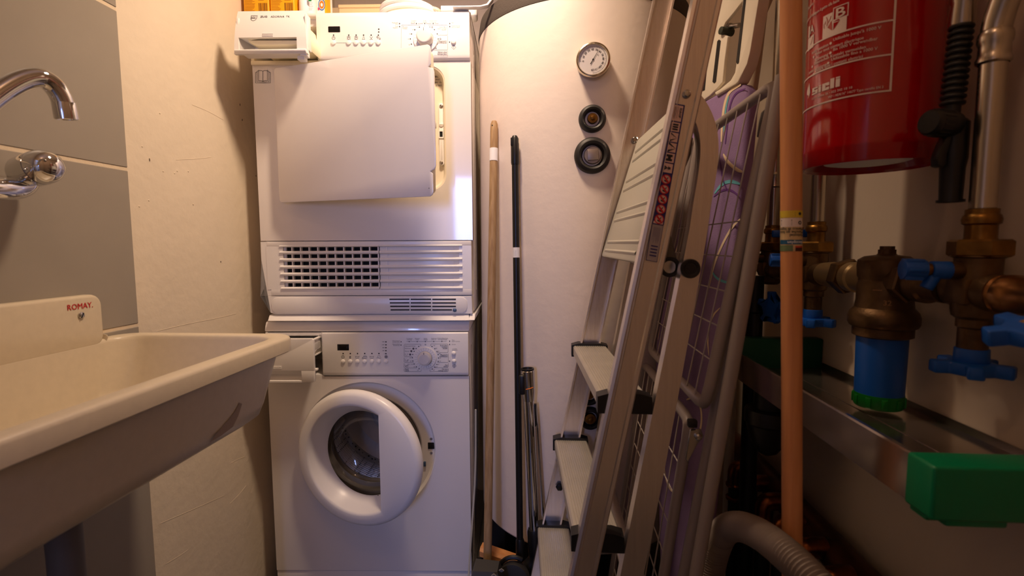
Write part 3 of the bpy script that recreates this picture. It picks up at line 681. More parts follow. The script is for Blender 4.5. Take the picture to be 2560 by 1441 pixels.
circ = [(cu+cr*math.cos(2*math.pi*i/64), cz+cr*math.sin(2*math.pi*i/64)) for i in range(64)]
Wb(MB().hole_plate(W0, W1, zpl+.001, zp-.002, circ, 0, .02), 'front_panel', enamel, sharp=40)
Wb(MB().bb(W0, W1, .002, .02, .012, zpl-.001, .0015), 'plinth_panel', enamel)
ph_r = .150
Wb(MB().lathe([(cr, .0005), (cr-.002, .002), (cr-.005, .010), (cr-.008, .0125), (ph_r+.008, .0135), (ph_r, .022), (ph_r, .03)], (cu, 0, cz), (0, 1, 0), 64), 'door_recess', plastw)
gs = Wb(MB().lathe([(ph_r+.002, .018), (ph_r-.004, .014), (ph_r-.012, .016), (ph_r-.014, .026), (ph_r-.006, .040), (ph_r-.008, .055), (ph_r-.020, .060), (ph_r-.018, .066), (ph_r-.008, .074), (ph_r-.010, .085), (ph_r-.016, .09), (ph_r-.016, .096), (ph_r-.010, .10)], (cu, 0, cz), (0, 1, 0), 64), 'door_gasket', gask)
# drum
drumm = bpy.data.materials.new('perforated_steel'); drumm.use_nodes = True
nt = drumm.node_tree; b = nt.nodes['Principled BSDF']; b.inputs['Metallic'].default_value = .72; b.inputs['Roughness'].default_value = .24; b.inputs['Base Color'].default_value = rgb((240, 236, 230))
tc = nt.nodes.new('ShaderNodeTexCoord'); vo = nt.nodes.new('ShaderNodeTexVoronoi'); vo.inputs['Scale'].default_value = 84; vo.inputs['Randomness'].default_value = .12
nt.links.new(tc.outputs['Object'], vo.inputs['Vector'])
rp = nt.nodes.new('ShaderNodeValToRGB'); rp.color_ramp.elements[0].position = .22; rp.color_ramp.elements[0].color = (.012, .011, .01, 1); rp.color_ramp.elements[1].position = .3; rp.color_ramp.elements[1].color = rgb((240, 236, 230))
nt.links.new(vo.outputs['Distance'], rp.inputs[0]); nt.links.new(rp.outputs[0], b.inputs['Base Color'])
bpn = nt.nodes.new('ShaderNodeBump'); bpn.inputs['Strength'].default_value = .7; bpn.inputs['Distance'].default_value = .004; nt.links.new(vo.outputs['Distance'], bpn.inputs['Height']); nt.links.new(bpn.outputs[0], b.inputs['Normal'])
drums = mat('drum_steel', (236, 230, 224), .25, metal=.6)
dm = Wb(MB().lathe([(.136, .098), (.142, .094), (.175, .102), (.226, .106), (.232, .112), (.232, .118)], (cu, 0, cz), (0, 1, 0), 64), 'drum_rim', drums)
Wb(MB().lathe([(.232, .118), (.232, .38), (.22, .395)], (cu, 0, cz), (0, 1, 0), 64), 'drum_shell', drumm, dm)
Wb(MB().lathe([(.22, .395), (.17, .40), (.165, .390), (.11, .386), (.105, .396), (.001, .40)], (cu, 0, cz), (0, 1, 0), 64), 'drum_back', drums, dm)
for a in (70, 190, 310):
    a = math.radians(a); ca, sa = math.cos(a), math.sin(a)
    lo = []
    for y, s_ in ((.16, .5), (.20, 1), (.33, 1), (.37, .4)):
        lo.append([V((cu+r*math.cos(a+t), y, cz+r*math.sin(a+t))) for r, t in ((.232, -.16), (.232-.045*s_, -.05), (.232-.05*s_, 0), (.232-.045*s_, .05), (.232, .16))])
    Wb(MB().loft(lo, closed=True), 'drum_paddle', drums, dm)
# latch in the recess
p0 = mp(1070, 1123, .0125); p1 = mp(1087, 1107, .0125)
Wb(MB().bb(p0[0], p1[0], .0110, .02, p0[1], p1[1], .001), 'latch_slot', darkhole)
for py in (1098, 1133):
    u, z = mp(1078, py, .0125); Wb(MB().lathe([(.0042, 0), (.0038, .0014), (.0005, .002)], (u, .0132, z), (0, -1, 0), 16, True), 'latch_screw', steel)
u, z = mp(1063, 1158, .016); Wb(MB().bb(u-.004, u+.003, .008, .02, z-.008, z+.006, .001), 'latch_catch', mat('slate_blue', (70, 92, 122), .3))
# control panel
q = MB(); PW = -.006
prof = [(.02, zt-.0005), (PW+.007, zt-.0005), (PW+.003, zt-.004), (PW, zp+.012), (PW+.002, zp+.004), (PW+.008, zp), (.02, zp)]
q.prism([V((ups, a, b)) for a, b in prof], (W1-ups-.001, 0, 0), .001, 2)
wp = Wb(q, 'control_panel', plastw)
a0 = mp(843, 877, PW); a1 = mp(871.5, 861.5, PW)
def py_(z): return PW + .003*max(0, min(1, (z-zp-.012)/(zt-.004-zp-.012)))
PWt = PW-.0002
Wb(MB().bb(a0[0], a1[0], py_((a0[1]+a1[1])/2)-.0006, .0, a0[1], a1[1], .0006), 'display', dispm, wp)
def wfn(u, v): return V((u, py_(v)-.0006, v))
def wline(q, pts, w=.0007): return q.quadstrip([mp(a, b, PW) for a, b in pts], wfn, w)
def wdot(q, px, py, r, r2=None, n=12):
    u, z = mp(px, py, PW); return q.disc(u, z, r*pxm(PW), wfn, n, r2*pxm(PW) if r2 else None)
def wtext(q, s_, px, py, h, al='LEFT', bold=0, xs=1.0, shear=0.15):
    u0, z0 = mp(px, py, PW); return q.text(s_, h*pxm(PW)*1.38, lambda u, v: wfn(u0+u, z0+v), al, bold, xs=xs, shear=shear)
bx = (857.5, 875.5, 893.5, 911.5, 929.5, 947, 965)
for px in bx:
    u, z = mp(px, 904.5, PW); Wb(MB().lathe([(.0062, 0), (.0062, .0022), (.005, .004), (.0025, .005), (.0003, .0052)], (u, py_(z)+.0005, z), (0, -1, 0), 20, True), 'button', plastw, wp)
for px, py in ((1134.5, 884), (1135, 903)):
    u, z = mp(px, py, PW); Wb(MB().lathe([(.0058, 0), (.0058, .003), (.0045, .0055), (.0022, .0065), (.0003, .0067)], (u, py_(z)+.0005, z), (0, -1, 0), 20, True), 'side_button', plastw, wp)
u, z = mp(1063, 895.5, PW)
wd_ = Wb(MB().lathe([(.0325, 0), (.0325, .0025), (.031, .0045), (.0215, .005), (.0215, .003), (.001, .003)], (u, py_(z)+.0005, z), (0, -1, 0), 48, True), 'dial_ring', plastw, wp)
Wb(MB().lathe([(.0200, .002), (.0195, .014), (.0185, .018), (.0150, .0195), (.0140, .0205), (.0003, .0205)], (u, PW, z), (0, -1, 0), 40, True), 'knob', knobm, wd_)
Wb(MB().box((u, PW-.0203, z+.0165), (.0012, .001, .006)), 'knob_mark', inkm, wd_)
q = MB()
for i in range(24):
    a = 2*math.pi*(i+.5)/24; q.quadstrip([(u+.0225*math.cos(a), z+.0225*math.sin(a)), (u+.0295*math.cos(a), z+.0295*math.sin(a))], lambda a_, b_: V((a_, py_(z)-.0047, b_)), .0007)
Wb(q, 'dial_marks', mat('light_ink', (190, 184, 182), .6), wd_)
q = MB()
for px in bx[:6]: wdot(q, px, 884.5, 1.7)
for py in (855.5, 863, 870, 877.5, 885): wdot(q, 964.5, py, 1.7)
for px, py in ((1002.3, 855.3), (1002.2, 863.5), (1022.5, 855), (1042.7, 855), (1063, 854.8), (1084, 854.6), (1104.5, 854.4), (1124, 853.8), (1124, 862), (1124, 903.5),
               (1046.5, 867), (1040, 872.3), (1035, 879), (1031.7, 886.8), (1030.7, 895), (1032, 903.3), (1035.3, 910.7), (1040.8, 917.6), (1047.8, 922.3), (1079.8, 867), (1086.8, 872.7), (1092.3, 879.5), (1095.2, 887), (1096.3, 895.7), (1095.4, 904), (1092.2, 911.7), (1087.2, 918.3), (1080.8, 923.2)): wdot(q, px, py, 1.3)
Wb(q, 'indicator_dots', inkd, wp, kind='stuff')
q = MB()
wline(q, [(1016, 854.8), (1116, 854.4)], .0006)
wline(q, [(1051.5, 866), (1051.5, 863), (1050, 861.5), (1012, 861.5), (1010.3, 863), (1010.3, 890.5), (1012, 892.3), (1031, 892.3)]); wline(q, [(1010.3, 894.5), (1010.3, 905), (1012, 906.7), (1034, 906.7)]); wline(q, [(1010.3, 909), (1010.3, 918.5), (1012, 920.3), (1042, 920.3)]); wline(q, [(1010.3, 922.5), (1010.3, 927.8), (1012, 929.5), (1052, 929.5), (1053, 928), (1053, 924)])
wline(q, [(1076.5, 866), (1076.5, 862), (1078, 860.5), (1118, 860.5), (1120, 862), (1120, 880.5), (1118.5, 882.3), (1092, 882.3)]); wline(q, [(1120.5, 885), (1120.5, 905), (1119, 906.5), (1093, 906.5)]); wline(q, [(1120.5, 908.5), (1120.5, 918), (1119, 919.8), (1086, 919.8)]); wline(q, [(1120.5, 922), (1120.5, 928), (1119, 929.5), (1076, 929.5), (1075, 928), (1075, 924)])
wline(q, [(1136, 910.8), (1140.8, 915.4), (1136, 920), (1131.6, 915.4), (1136.1, 910.7)], .0008); wline(q, [(1136, 913), (1136, 918)], .0009)
wdot(q, 857, 893, 4, 3.2, 18); wline(q, [(857, 890.5), (857, 893), (855, 893.5)]); wdot(q, 1063.3, 862.3, 1.7, 1.1)
for px in (893, 929):
    wline(q, [(px-5, 890.5), (px-3.5, 896.5), (px+3.5, 896.5), (px+5, 890.5)], .0008); wline(q, [(px-4, 892.5), (px-1.5, 891.7), (px+1, 892.5), (px+4, 891.7)]); wline(q, [(px, 893.5), (px, 895.5)])
wline(q, [(905, 896), (918, 896), (917, 892.5), (908, 892.5), (905, 896)], .0009); wline(q, [(908, 890.8), (915.5, 890.3), (917, 892.5)]); wline(q, [(904.5, 897.6), (916, 897.6)])
wline(q, [(941, 896), (945, 895), (950, 896.5), (953, 895.5)], .0009); wline(q, [(943.5, 894), (944.5, 890), (949.5, 890), (950.5, 894)])
wdot(q, 965, 892.7, 4, 2.8); wdot(q, 965, 892.7, 1.8); wdot(q, 1033.2, 872.5, 2.6); wdot(q, 1028, 878.7, 2.6); wdot(q, 1025.3, 887, 2.6)
wline(q, [(1012.5, 884.5), (1013.5, 889.3), (1018, 889.3), (1019, 884.5)]); wline(q, [(1012.5, 899), (1014.2, 904.3), (1019, 904.3), (1021, 899)], .0008); wline(q, [(1016, 901), (1017.5, 903), (1019.5, 899.5)], .0009); wline(q, [(1012.5, 913), (1014.2, 918.3), (1019, 918.3), (1021, 913)], .0008); wline(q, [(1014, 916.5), (1019.5, 913.5)], .0014)
Wb(q, 'panel_lines', inkm, wp, kind='stuff')
q = MB()
wtext(q, 'E', 875.5, 896.6, 6.0, 'CENTER', .03, shear=0)
for s_, py in (('1400', 856.5), ('1000', 864), ('800', 871.2), ('400', 878.6), ('S', 886.2)): wtext(q, s_, 961, py, 2.7, 'RIGHT')
for s_, x, y, al in (('Vorwäsche', 1023, 848.3, 'CENTER'), ('prélavage', 1023, 851.3, 'CENTER'), ('Waschen', 1042.7, 848.2, 'CENTER'), ('lavage', 1042.7, 851.2, 'CENTER'), ('Spülen', 1063.5, 848.2, 'CENTER'), ('rinçage', 1063.5, 851.2, 'CENTER'), ('Spülstopp', 1084.5, 848, 'CENTER'), ('arrêt c.c.', 1084.5, 851, 'CENTER'), ('Schleud./Abpumpen', 1106, 847.6, 'CENTER'), ('essorage/vidange', 1106, 850.6, 'CENTER'),
                     ('Wasserzulauf', 998.8, 854.3, 'RIGHT'), ('arrivée d’eau', 998.8, 857.4, 'RIGHT'), ('Wasserablauf', 998.8, 862.5, 'RIGHT'), ('écoulement', 998.8, 865.5, 'RIGHT'), ('Türe', 1129, 852.2, 'LEFT'), ('ouvrir la porte', 1129, 855.2, 'LEFT'), ('Service', 1129, 862.8, 'LEFT'),
                     ('Abpumpen/vidange', 1012, 867, 'LEFT'), ('Kurz/court', 1012, 873, 'LEFT'), ('Normal', 1012, 879.7, 'LEFT'), ('30°', 1028.5, 896.5, 'RIGHT'), ('40°', 1029.5, 904.7, 'RIGHT'), ('Kalt / froid', 1033.5, 912, 'RIGHT'), ('40°', 1038.5, 919, 'RIGHT'), ('30°', 1047.5, 927.5, 'RIGHT'),
                     ('90°', 1083, 866, 'LEFT'), ('60°', 1088.5, 873, 'LEFT'), ('40°', 1094, 880, 'LEFT'), ('60°', 1097, 886, 'LEFT'), ('40°', 1098.5, 897, 'LEFT'), ('30°', 1098, 904.8, 'LEFT'), ('40°', 1094, 912.5, 'LEFT'), ('30°', 1089.5, 919, 'LEFT'), ('40°', 1082.5, 927, 'LEFT'), ('Löschen', 1136.5, 874, 'CENTER'), ('annulation', 1136.5, 877.2, 'CENTER')): wtext(q, s_, x, y, 2.5, al)
for s_, x, y, al in (('Koch, Bunt', 1118.5, 865.5, 'RIGHT'), ('couleurs', 1118.5, 869.3, 'RIGHT'), ('bouillir', 1118.5, 873, 'RIGHT'), ('Pflegeleicht', 1119, 889.3, 'RIGHT'), ('synthétiques', 1119, 892.9, 'RIGHT'), ('Fein', 1119.3, 914.3, 'RIGHT'), ('délicat', 1119.3, 917.9, 'RIGHT'), ('Mix kurz', 1119, 924.7, 'RIGHT'), ('mélange court', 1119, 928.2, 'RIGHT'), ('Rapid', 1012, 924.7, 'LEFT'), ('rapide', 1012, 928.2, 'LEFT')): wtext(q, s_, x, y, 3.0, al, .02)
Wb(q, 'panel_lettering', inkm, wp, kind='stuff')
# detergent drawer bay and drawer
q = MB(); q.bb(W0, ups, .20, .21, zp, zt); q.bb(W0, ups, .0, .21, zp-.002, zp+.003); q.bb(ups-.003, ups, .0, .21, zp, zt); q.bb(W0, ups, .002, .21, zt-.010, zt-.001); q.bb(W0, W0+.006, .0, .21, zp, zt)
u, z = mp(801, 838); q.lathe([(.004, 0), (.0055, 0), (.0055, .006), (.004, .006)], (u-.001, .001, z-.002), (0, 1, 0), 16)
Wb(q, 'drawer_bay', plastw)
dy2 = -.070
ex, ez = mp(782, 848, dy2); e2x, e2z = mp(784, 957, dy2)
q = MB()
zb = e2z; ztp = ez
hx0, hz1 = mp(640, 928, dy2); hx1, hz0 = mp(754, 957, dy2)
# front: upper plate, right cheek and scooped grip
q.prism([V((W0+.001, dy2+.004, ztp)), V((ex-.004, dy2+.004, ztp)), V((ex, dy2+.002, ztp-.003)), V((ex, dy2, hz1)), V((W0+.001, dy2, hz1))], (0, .010, 0), .001)
q.prism([V((hx1, dy2, hz1)), V((ex, dy2, hz1)), V((e2x, dy2+.002, zb)), V((hx1, dy2+.002, zb))], (0, .010, 0), .001)
q.bb(W0+.001, W0+.02, dy2, dy2+.01, zb, hz1)
cd2 = Wb(q, 'detergent_drawer', plastw)
q = MB(); q.loft([[V((x, dy2+.001, hz1)), V((x, dy2+.016, hz1-.004)), V((x, dy2+.022, hz1-.016)), V((x, dy2+.012, zb+.006)), V((x, dy2+.002, zb+.004)), V((x, dy2+.002, zb)), V((x, dy2+.03, zb)), V((x, dy2+.03, hz1))] for x in (W0+.02, hx1)])
Wb(q, 'drawer_grip', plastw, cd2)
q = MB()
for i in range(3):
    a0 = mp(688, 917+i*2.6, dy2); a1 = mp(704, 916.6+i*2.6, dy2); q.bb(a0[0]-.012, a1[0], dy2-.0010, dy2+.001, a0[1]-.0007, a0[1]+.0007, .0003, 1)
Wb(q, 'grip_ribs', plastw, cd2)
q = MB(); xr = ex-.010
q.bb(xr-.003, xr, dy2+.008, .19, ztp-.040, ztp-.006, .001); q.bb(xr-.006, xr+.003, dy2+.008, .19, ztp-.010, ztp-.006, .001); q.bb(W0+.008, W0+.011, dy2+.008, .19, ztp-.05, ztp-.006); q.bb(W0+.008, xr, dy2+.008, .19, ztp-.055, ztp-.052)
q.prism([V((xr, dy2+.008, ztp-.02)), V((xr, .0, ztp-.02)), V((xr, .0, ztp-.034)), V((xr, dy2+.008, ztp-.052))], (-.003, 0, 0))
q.bb(ex-.012, ex-.002, dy2+.008, dy2+.016, zb+.004, ztp-.05, .001)
q.bb(ex-.008, ex+.004, dy2+.008, dy2+.022, zb+.030, zb+.036, .001)
Wb(q, 'drawer_tray', plastw, cd2)
# round door, hinged on the left and standing ajar
DR = .194
pc = mp(906, 1141, -.055); hu = mp(752, 1120, -.012)[0]
DW = MF @ Mx.Translation((hu, -.012, pc[1])) @ Mx.Rotation(math.radians(-15.0), 4, 'Z') @ Mx.Translation((DR, 0, 0))
WD = lambda q, n, m, par, **k: build(q, n, m, par, DW, **k)
n = 72; ch = .077
def ringloop(r, y, clip=True):
    L = []
    for i in range(n):
        a = 2*math.pi*i/n; x, z = r*math.cos(a), r*math.sin(a)
        if clip and x > ch: x = ch
        L.append(V((x, y, z)))
    return L
q = MB()
lo = [ringloop(r, y, False) for r, y in ((.160, .016), (DR-.012, .016), (DR-.004, .010), (DR, .0), (DR-.001, -.010), (DR-.006, -.018), (DR-.014, -.022))] + [ringloop(.160, -.0235), ringloop(.155, -.0225), ringloop(.152, -.019), ringloop(.139, .004), ringloop(.126, .022), ringloop(.125, .030)]
q.loft(lo, False, False)
wdoor = WD(q, 'door', plastw, washer, sharp=40)
WD(MB().lathe([(.135, .016), (.172, .016), (.172, .012), (.16, .012)], (0, 0, 0), (0, 1, 0), 64), 'door_backing', plastw, wdoor)
q = MB(); lo = []
for r, y in ((.1275, .024), (.1265, .034), (.119, .055), (.102, .078), (.07, .092), (.035, .098), (.002, .099)): lo.append([V((r*math.cos(2*math.pi*i/64), y, r*math.sin(2*math.pi*i/64))) for i in range(64)])
q.loft(lo, False, False); WD(q, 'glass_bowl', glassm, wdoor)
q = MB()
hz_ = [V((-DR+.004, .012, s_*.045)) for s_ in (-1, 1)]
for h in hz_: q.box(h, (.022, .018, .026), None, .002)
WD(q, 'hinge', plastw, wdoor)
WD(MB().lathe([(.0016, 0), (.0016, .0006)], (.04, .024, -.118), (0, -1, 0), 8, True), 'moulding_mark', inkm, wdoor)

# ================= water heater tank
TXc, TYc, TR = 0.097, 1.588, 0.310
tank = thing('water_heater', (TXc, TYc, 0.0), 'tall white jacketed hot water tank with dark top rim beside the dryer', 'water heater')
TZ1 = 1.655
build(MB().lathe([(.30, .236), (TR-.004, .237), (TR, .243), (TR, TZ1)], (TXc, TYc, 0), (0, 0, 1), 128, True), 'jacket', jacket, tank)
build(MB().lathe([(TR-.003, TZ1), (TR+.001, TZ1+.001), (TR+.002, TZ1+.010), (TR-.004, TZ1+.05), (TR-.02, TZ1+.062), (.05, TZ1+.066), (.001, TZ1+.066)], (TXc, TYc, 0), (0, 0, 1), 96, True), 'foam_cap', foam, tank)
def onTank(px, py):
    r = ray(px, py); ox, oy = -TXc, -TYc
    a = r.x**2+r.y**2; b_ = ox*r.x+oy*r.y; c = ox*ox+oy*oy-TR*TR
    t = (-b_-math.sqrt(b_*b_-a*c))/a; p = CAM+r*t
    return p, V((p.x-TXc, p.y-TYc, 0)).normalized()
# thermometer
p, nn = onTank(1483, 160); nn = V((nn.x*.4-.10, -1, 0)).normalized()
gx = V((0, 0, 1)).cross(nn).normalized()*1.0; gx = V((-nn.y, nn.x, 0))
GC = p+nn*.002
gz = build(MB().lathe([(.0395, 0), (.0395, .018), (.0405, .020), (.0405, .028), (.039, .031), (.0365, .032), (.0345, .0295), (.034, .026)], GC, nn, 56, True), 'thermometer', mat('bezel_steel', (214, 200, 176), .18, metal=1.0), tank)
def gfn(l): return lambda u, v: GC+nn*(.0272+l)+gx*u+V((0, 0, 1))*v
build(MB().disc(0, 0, .0348, gfn(0), 48), 'dial_face', mat('dial_white', (240, 234, 232), .5), gz)
q = MB()
N_ = 13
for i in range(61):
    a = math.radians(185-275*i/60.0); r0 = .0278 if i % 5 == 0 else .0292
    q.quadstrip([(r0*math.cos(a), r0*math.sin(a)), (.0312*math.cos(a), .0312*math.sin(a))], gfn(.0004), .0005)
q.quadstrip([(.0312*math.cos(math.radians(185-275*i/60)), .0312*math.sin(math.radians(185-275*i/60))) for i in range(61)], gfn(.0004), .0004)
for i in range(13):
    a = math.radians(185-275*i/12.0); c, s_ = math.cos(a), math.sin(a); rr = .0235
    q.text(str(i*10), .0062, lambda u, v, c=c, s_=s_: gfn(.0005)(rr*c+(u*s_+ (v-.002)*c), rr*s_+(-u*c+(v-.002)*s_)), 'CENTER', .02)
q.text('°C', .0055, lambda u, v: gfn(.0005)(.008+u, .008+v))
build(q, 'dial_lettering', inkd, gz, kind='stuff')
a = math.radians(185-275*55/120.0)
q = MB(); q.quadstrip([(-.012*math.cos(a), -.012*math.sin(a)), (0, 0), (.029*math.cos(a), .029*math.sin(a))], gfn(.0012), [.0022, .0016, .0005]); q.disc(0, 0, .0022, gfn(.0014), 14)
build(q, 'needle', darkhole, gz)
cg = MB().disc(0, 0, .0345, lambda u, v: GC+nn*.0302+gx*u+V((0, 0, 1))*v, 40); build(cg, 'glass', glassm, gz)
def rosette(px, py, R, r, plug, square):
    p, nn = onTank(px, py); p = p-nn*.001
    ro = build(MB().lathe([(R, 0), (R, .004), (R*.97, .010), (R*.88, .015), (R*.76, .017), (R*.64, .014), (r*1.12, .006), (r, .000)], p, nn, 48, True), 'rubber_rosette', rubber, tank)
    bl = build(MB().lathe([(plug, .001), (plug, .010), (plug*.92, .012), (.0005, .0122)], p, nn, 28, True), 'plug', brass if square < .01 else mat('plug_steel', (150, 138, 132), .4, metal=.7), ro)
    x = V((-nn.y, nn.x, 0)); R3 = Mx((x, V((0, 0, 1)), nn)).transposed()
    return R3, p, nn, ro
for (px, py, R, r, pl, sq) in ((1480.5, 298, .0335, .017, .0125, .0088), (1480.5, 389.5, .0445, .024, .0215, .026), (1473, 984, .030, .017, .0125, .009), (1475, 1045, .030, .017, .0145, .009)):
    R3, p, nn, ro = rosette(px, py, R, r, pl, sq)
    build(MB().box(p+nn*.015, (sq, sq, .008), R3 @ Mx.Rotation(math.radians(18 if sq < .01 else 3), 3, 'Z'), .0008), 'plug_square', mat('plug_steel', (150, 138, 132), .4, metal=.7) if sq > .01 else brass, ro)
for a in (40, 160, 280): build(MB().cyl((TXc+.24*math.cos(math.radians(a)), TYc+.24*math.sin(math.radians(a)), 0), (TXc+.24*math.cos(math.radians(a)), TYc+.24*math.sin(math.radians(a)), .238), .025, n=20), 'foot', blackp, tank)

# ================= things on top of the dryer
def lprism(q, px0, px1, pyb, y, dz, dep, bev=0.002):       # upright box: front face at machine depth y, from the dryer top up by dz
    x0 = mp(px0, 20, y)[0]; x1 = mp(px1, 20, y)[0]; return q.bb(x0, x1, y, y+dep, DZ1+.0005, DZ1+dz, bev, 1)
for i, (pa, pb, y, nm) in enumerate(((609, 671.5, .05, 'left of the two yellow cartons on the dryer, next to the wall'), (675.5, 735, .052, 'right of the two yellow cartons on the dryer, beside the white bottle'))):
    x0 = mp(pa, 10, y)[0]; x1 = mp(pb, 10, y)[0]
    t = thing('yellow_carton', MF @ V(((x0+x1)/2, y, DZ1)), nm, 'carton', TH, 'yellow cartons on the dryer')
    build(MB().bb(x0, x1, y, y+.075, DZ1+.0005, DZ1+.145, .0015, 1), 'carton', yellowm, t, MF)
    q = MB(); xb0 = x0+(x1-x0)*.57; zb_ = mp(640, 19, y)[1]
    k = 0
    x = xb0+.002
    while x < x1-.004:
        wd_b = random.choice((.0006, .0009, .0014)); q.rect(x, x+wd_b, zb_-.012, zb_+.012, lambda a, b: V((a, y-.0004, b))); x += wd_b+random.choice((.0007, .001, .0013))
    build(q, 'barcode', mat('barcode_brown', (92, 52, 8), .6), t, MF, kind='stuff')
    q = MB(); zz = DZ1+.012
    while zz < DZ1+.13:
        l_ = random.uniform(.6, 1.0); q.rect(x0+.003, x0+.003+(xb0-x0-.006)*l_, zz, zz+.0009, lambda a, b: V((a, y-.0004, b)))
        if zz > zb_+.016: q.rect(xb0+.002, xb0+.002+(x1-xb0-.006)*random.uniform(.6, 1), zz, zz+.0009, lambda a, b: V((a, y-.0004, b)))
        zz += .0031
    build(q, 'small_print', mat('print_brown', (150, 92, 14), .6), t, MF, kind='stuff')
y = .06
t = thing('detergent_pouch', MF @ V((mp(765, 20, y)[0], y, DZ1)), 'white crumpled detergent pouch with red print beside the yellow cartons', 'pouch', TH)
xa_, xb_ = mp(738, 20, y)[0], mp(780, 20, y)[0]
lo = []
for k, (f_, d_) in enumerate(((.93, .022), (.95, .03), (.93, .032), (.85, .026), (.78, .01))):
    z = DZ1+.0005+k*.03; c_ = (xa_+xb_)/2; h_ = (xb_-xa_)/2*f_
    lo.append([V((c_+h_*math.cos(a)*(1+.05*math.sin(3*a+k)), y+.032-d_*math.sin(a)*(1+.1*math.cos(2*a+k)), z)) for a in [2*math.pi*i/20 for i in range(20)]])
build(MB().loft(lo), 'pouch', paperw, t, MF, sharp=50)
q = MB()
for i, l_ in enumerate((.9, .8, 1.0, .85, .75)):
    z = mp(770, 9.5+i*4.2, y)[1]; x = mp(773, 10, y)[0]; q.rect(x, x+.012*l_, z, z+.0010, lambda a, b: V((a, y-.0035, b)))
build(q, 'red_print', mat('faded_red', (226, 132, 120), .6), t, MF)
q = MB(); q.bb(mp(772, 5, y)[0], mp(780, 5, y)[0], y-.0035, y-.0025, mp(770, 4.5, y)[1], mp(770, -8, y)[1], .0008, 1); build(q, 'green_badge', mat('badge_green', (40, 130, 80), .5), t, MF)
y = .125
t = thing('powder_box', MF @ V((mp(804, 20, y)[0], y, DZ1)), 'small white and yellow powder box with a blue and orange round emblem', 'box', TH)
xa_, xb_ = mp(788, 20, y)[0], mp(816.5, 20, y)[0]
build(MB().bb(xa_, xb_, y, y+.05, DZ1+.0005, DZ1+.12, .002, 1), 'box', paperw, t, MF)
build(MB().bb(mp(812, 20, y)[0], xb_+.0006, y-.0006, y+.03, DZ1+.001, DZ1+.1195), 'yellow_panel', yellowm, t, MF)
ce = mp(804.5, 12, y); q = MB(); q.disc(ce[0], ce[1], .0165, lambda a, b: V((a, y-.0008, b)), 28, .0135, (.62, 1)); build(q, 'emblem_ring', blueink, t, MF)
q = MB(); q.disc(ce[0], ce[1], .0112, lambda a, b: V((a, y-.0008, b)), 24, .0055, (.62, 1)); build(q, 'emblem_swirl', orangem, t, MF)
q = MB(); u, z = mp(797, 22, y); q.rect(u-.0025, u+.0025, z-.004, z+.003, lambda a, b: V((a, y-.0010, b))); build(q, 'pink_tag', mat('pink_tag', (226, 70, 110), .5), t, MF)
y = .30
xa_, xb_ = mp(815, 10, y)[0], mp(846, 10, y)[0]
t = thing('beige_board', MF @ V(((xa_+xb_)/2, y, DZ1)), 'narrow beige card panel standing behind the powder box', 'panel', TH)
build(MB().bb(xa_-.01, xb_+.03, y+.03, y+.036, DZ1+.0005, DZ1+.16, .001, 1), 'panel', mat('card_tan', (214, 192, 156), .7), t, MF)
y = .205
xa_, xb_ = mp(846, 10, y)[0], mp(1050, 10, y)[0]
t = thing('beige_box', MF @ V(((xa_+xb_)/2, y, DZ1)), 'wide beige cardboard box lying behind the coiled white hose on the dryer', 'box', TH)
zb_ = mp(900, 24, y)[1]
build(MB().bb(xa_, xb_, y, y+.08, DZ1+.0005, DZ1+.11, .002, 1), 'carton', beigem, t, MF)
build(MB().bb(xa_-.001, xb_+.001, y-.003, y+.083, zb_+.004, DZ1+.112, .002, 1), 'lid', beigem, t, MF)
# coiled white hose standing on edge, with its ribbed lead and the tray behind
y = .075
cxh, czh = mp(1018, 70, y)[0], mp(1018, 60, y)[1]
t = thing('coiled_hose', MF @ V((cxh, y, DZ1)), 'coil of smooth white hose lying on the dryer beside the power strip', 'hose', TH)
q = MB()
rx_, rz_ = .085, .030
for k in range(3): q.tube([V((cxh+(rx_-.004*k)*math.cos(a), y+.03+rx_*.8*math.sin(a), DZ1+.0145+.013*k+.006*math.cos(a*1.0+k))) for a in [2*math.pi*i/48 for i in range(48)]], .0072, 10, closed=True)
build(q, 'coil', plastw, t, MF)
lo = [V((cxh+rx_*math.cos(a), y+.02+.02*math.sin(a), DZ1+.006+.036*math.sin(a))) for a in [math.pi*i/24 for i in range(25)]]
build(MB().tube(lo, .008, 12), 'arched_end', plastw, t, MF)
p0 = V((cxh+.05, y+.0, DZ1+.044)); pts = smooth([p0+V((-.03, .03, .01)), p0, p0+V((.035, -.008, -.008)), p0+V((.048, -.008, -.018))], 4)
build(MB().tube(pts, .004, 10, radii=[.0042+.0014*math.sin(i*2.1) for i in range(len(pts))]), 'ribbed_lead', plastc, t, MF)
y = .10
xa_, xb_ = mp(1112, 10, y)[0], mp(1192, 10, y)[0]
t = thing('power_strip', MF @ V(((xa_+xb_)/2, y, DZ1)), 'white power strip lying across the tray on the dryer', 'power strip', TH)
zb_ = DZ1+.030
build(MB().prism([V((a, b, zb_)) for a, b in rrect(xa_, xb_, y, y+.05, .012, 5)], (0, 0, .026), .006, 3), 'body', plastw, t, MF)
q = MB()
for i in range(4): q.bb(xa_+.020+i*.016, xa_+.028+i*.016, y-.0004, y+.004, zb_+.008, zb_+.018, .001, 1)
build(q, 'socket_ribs', plastc, t, MF)
y = -.012
xa_, xb_ = mp(1100, 24, y)[0], mp(1234, 24, y)[0]
t = thing('white_tray', MF @ V(((xa_+xb_)/2, y, DZ1)), 'white curved tray overhanging the right top corner of the dryer', 'tray', TH)
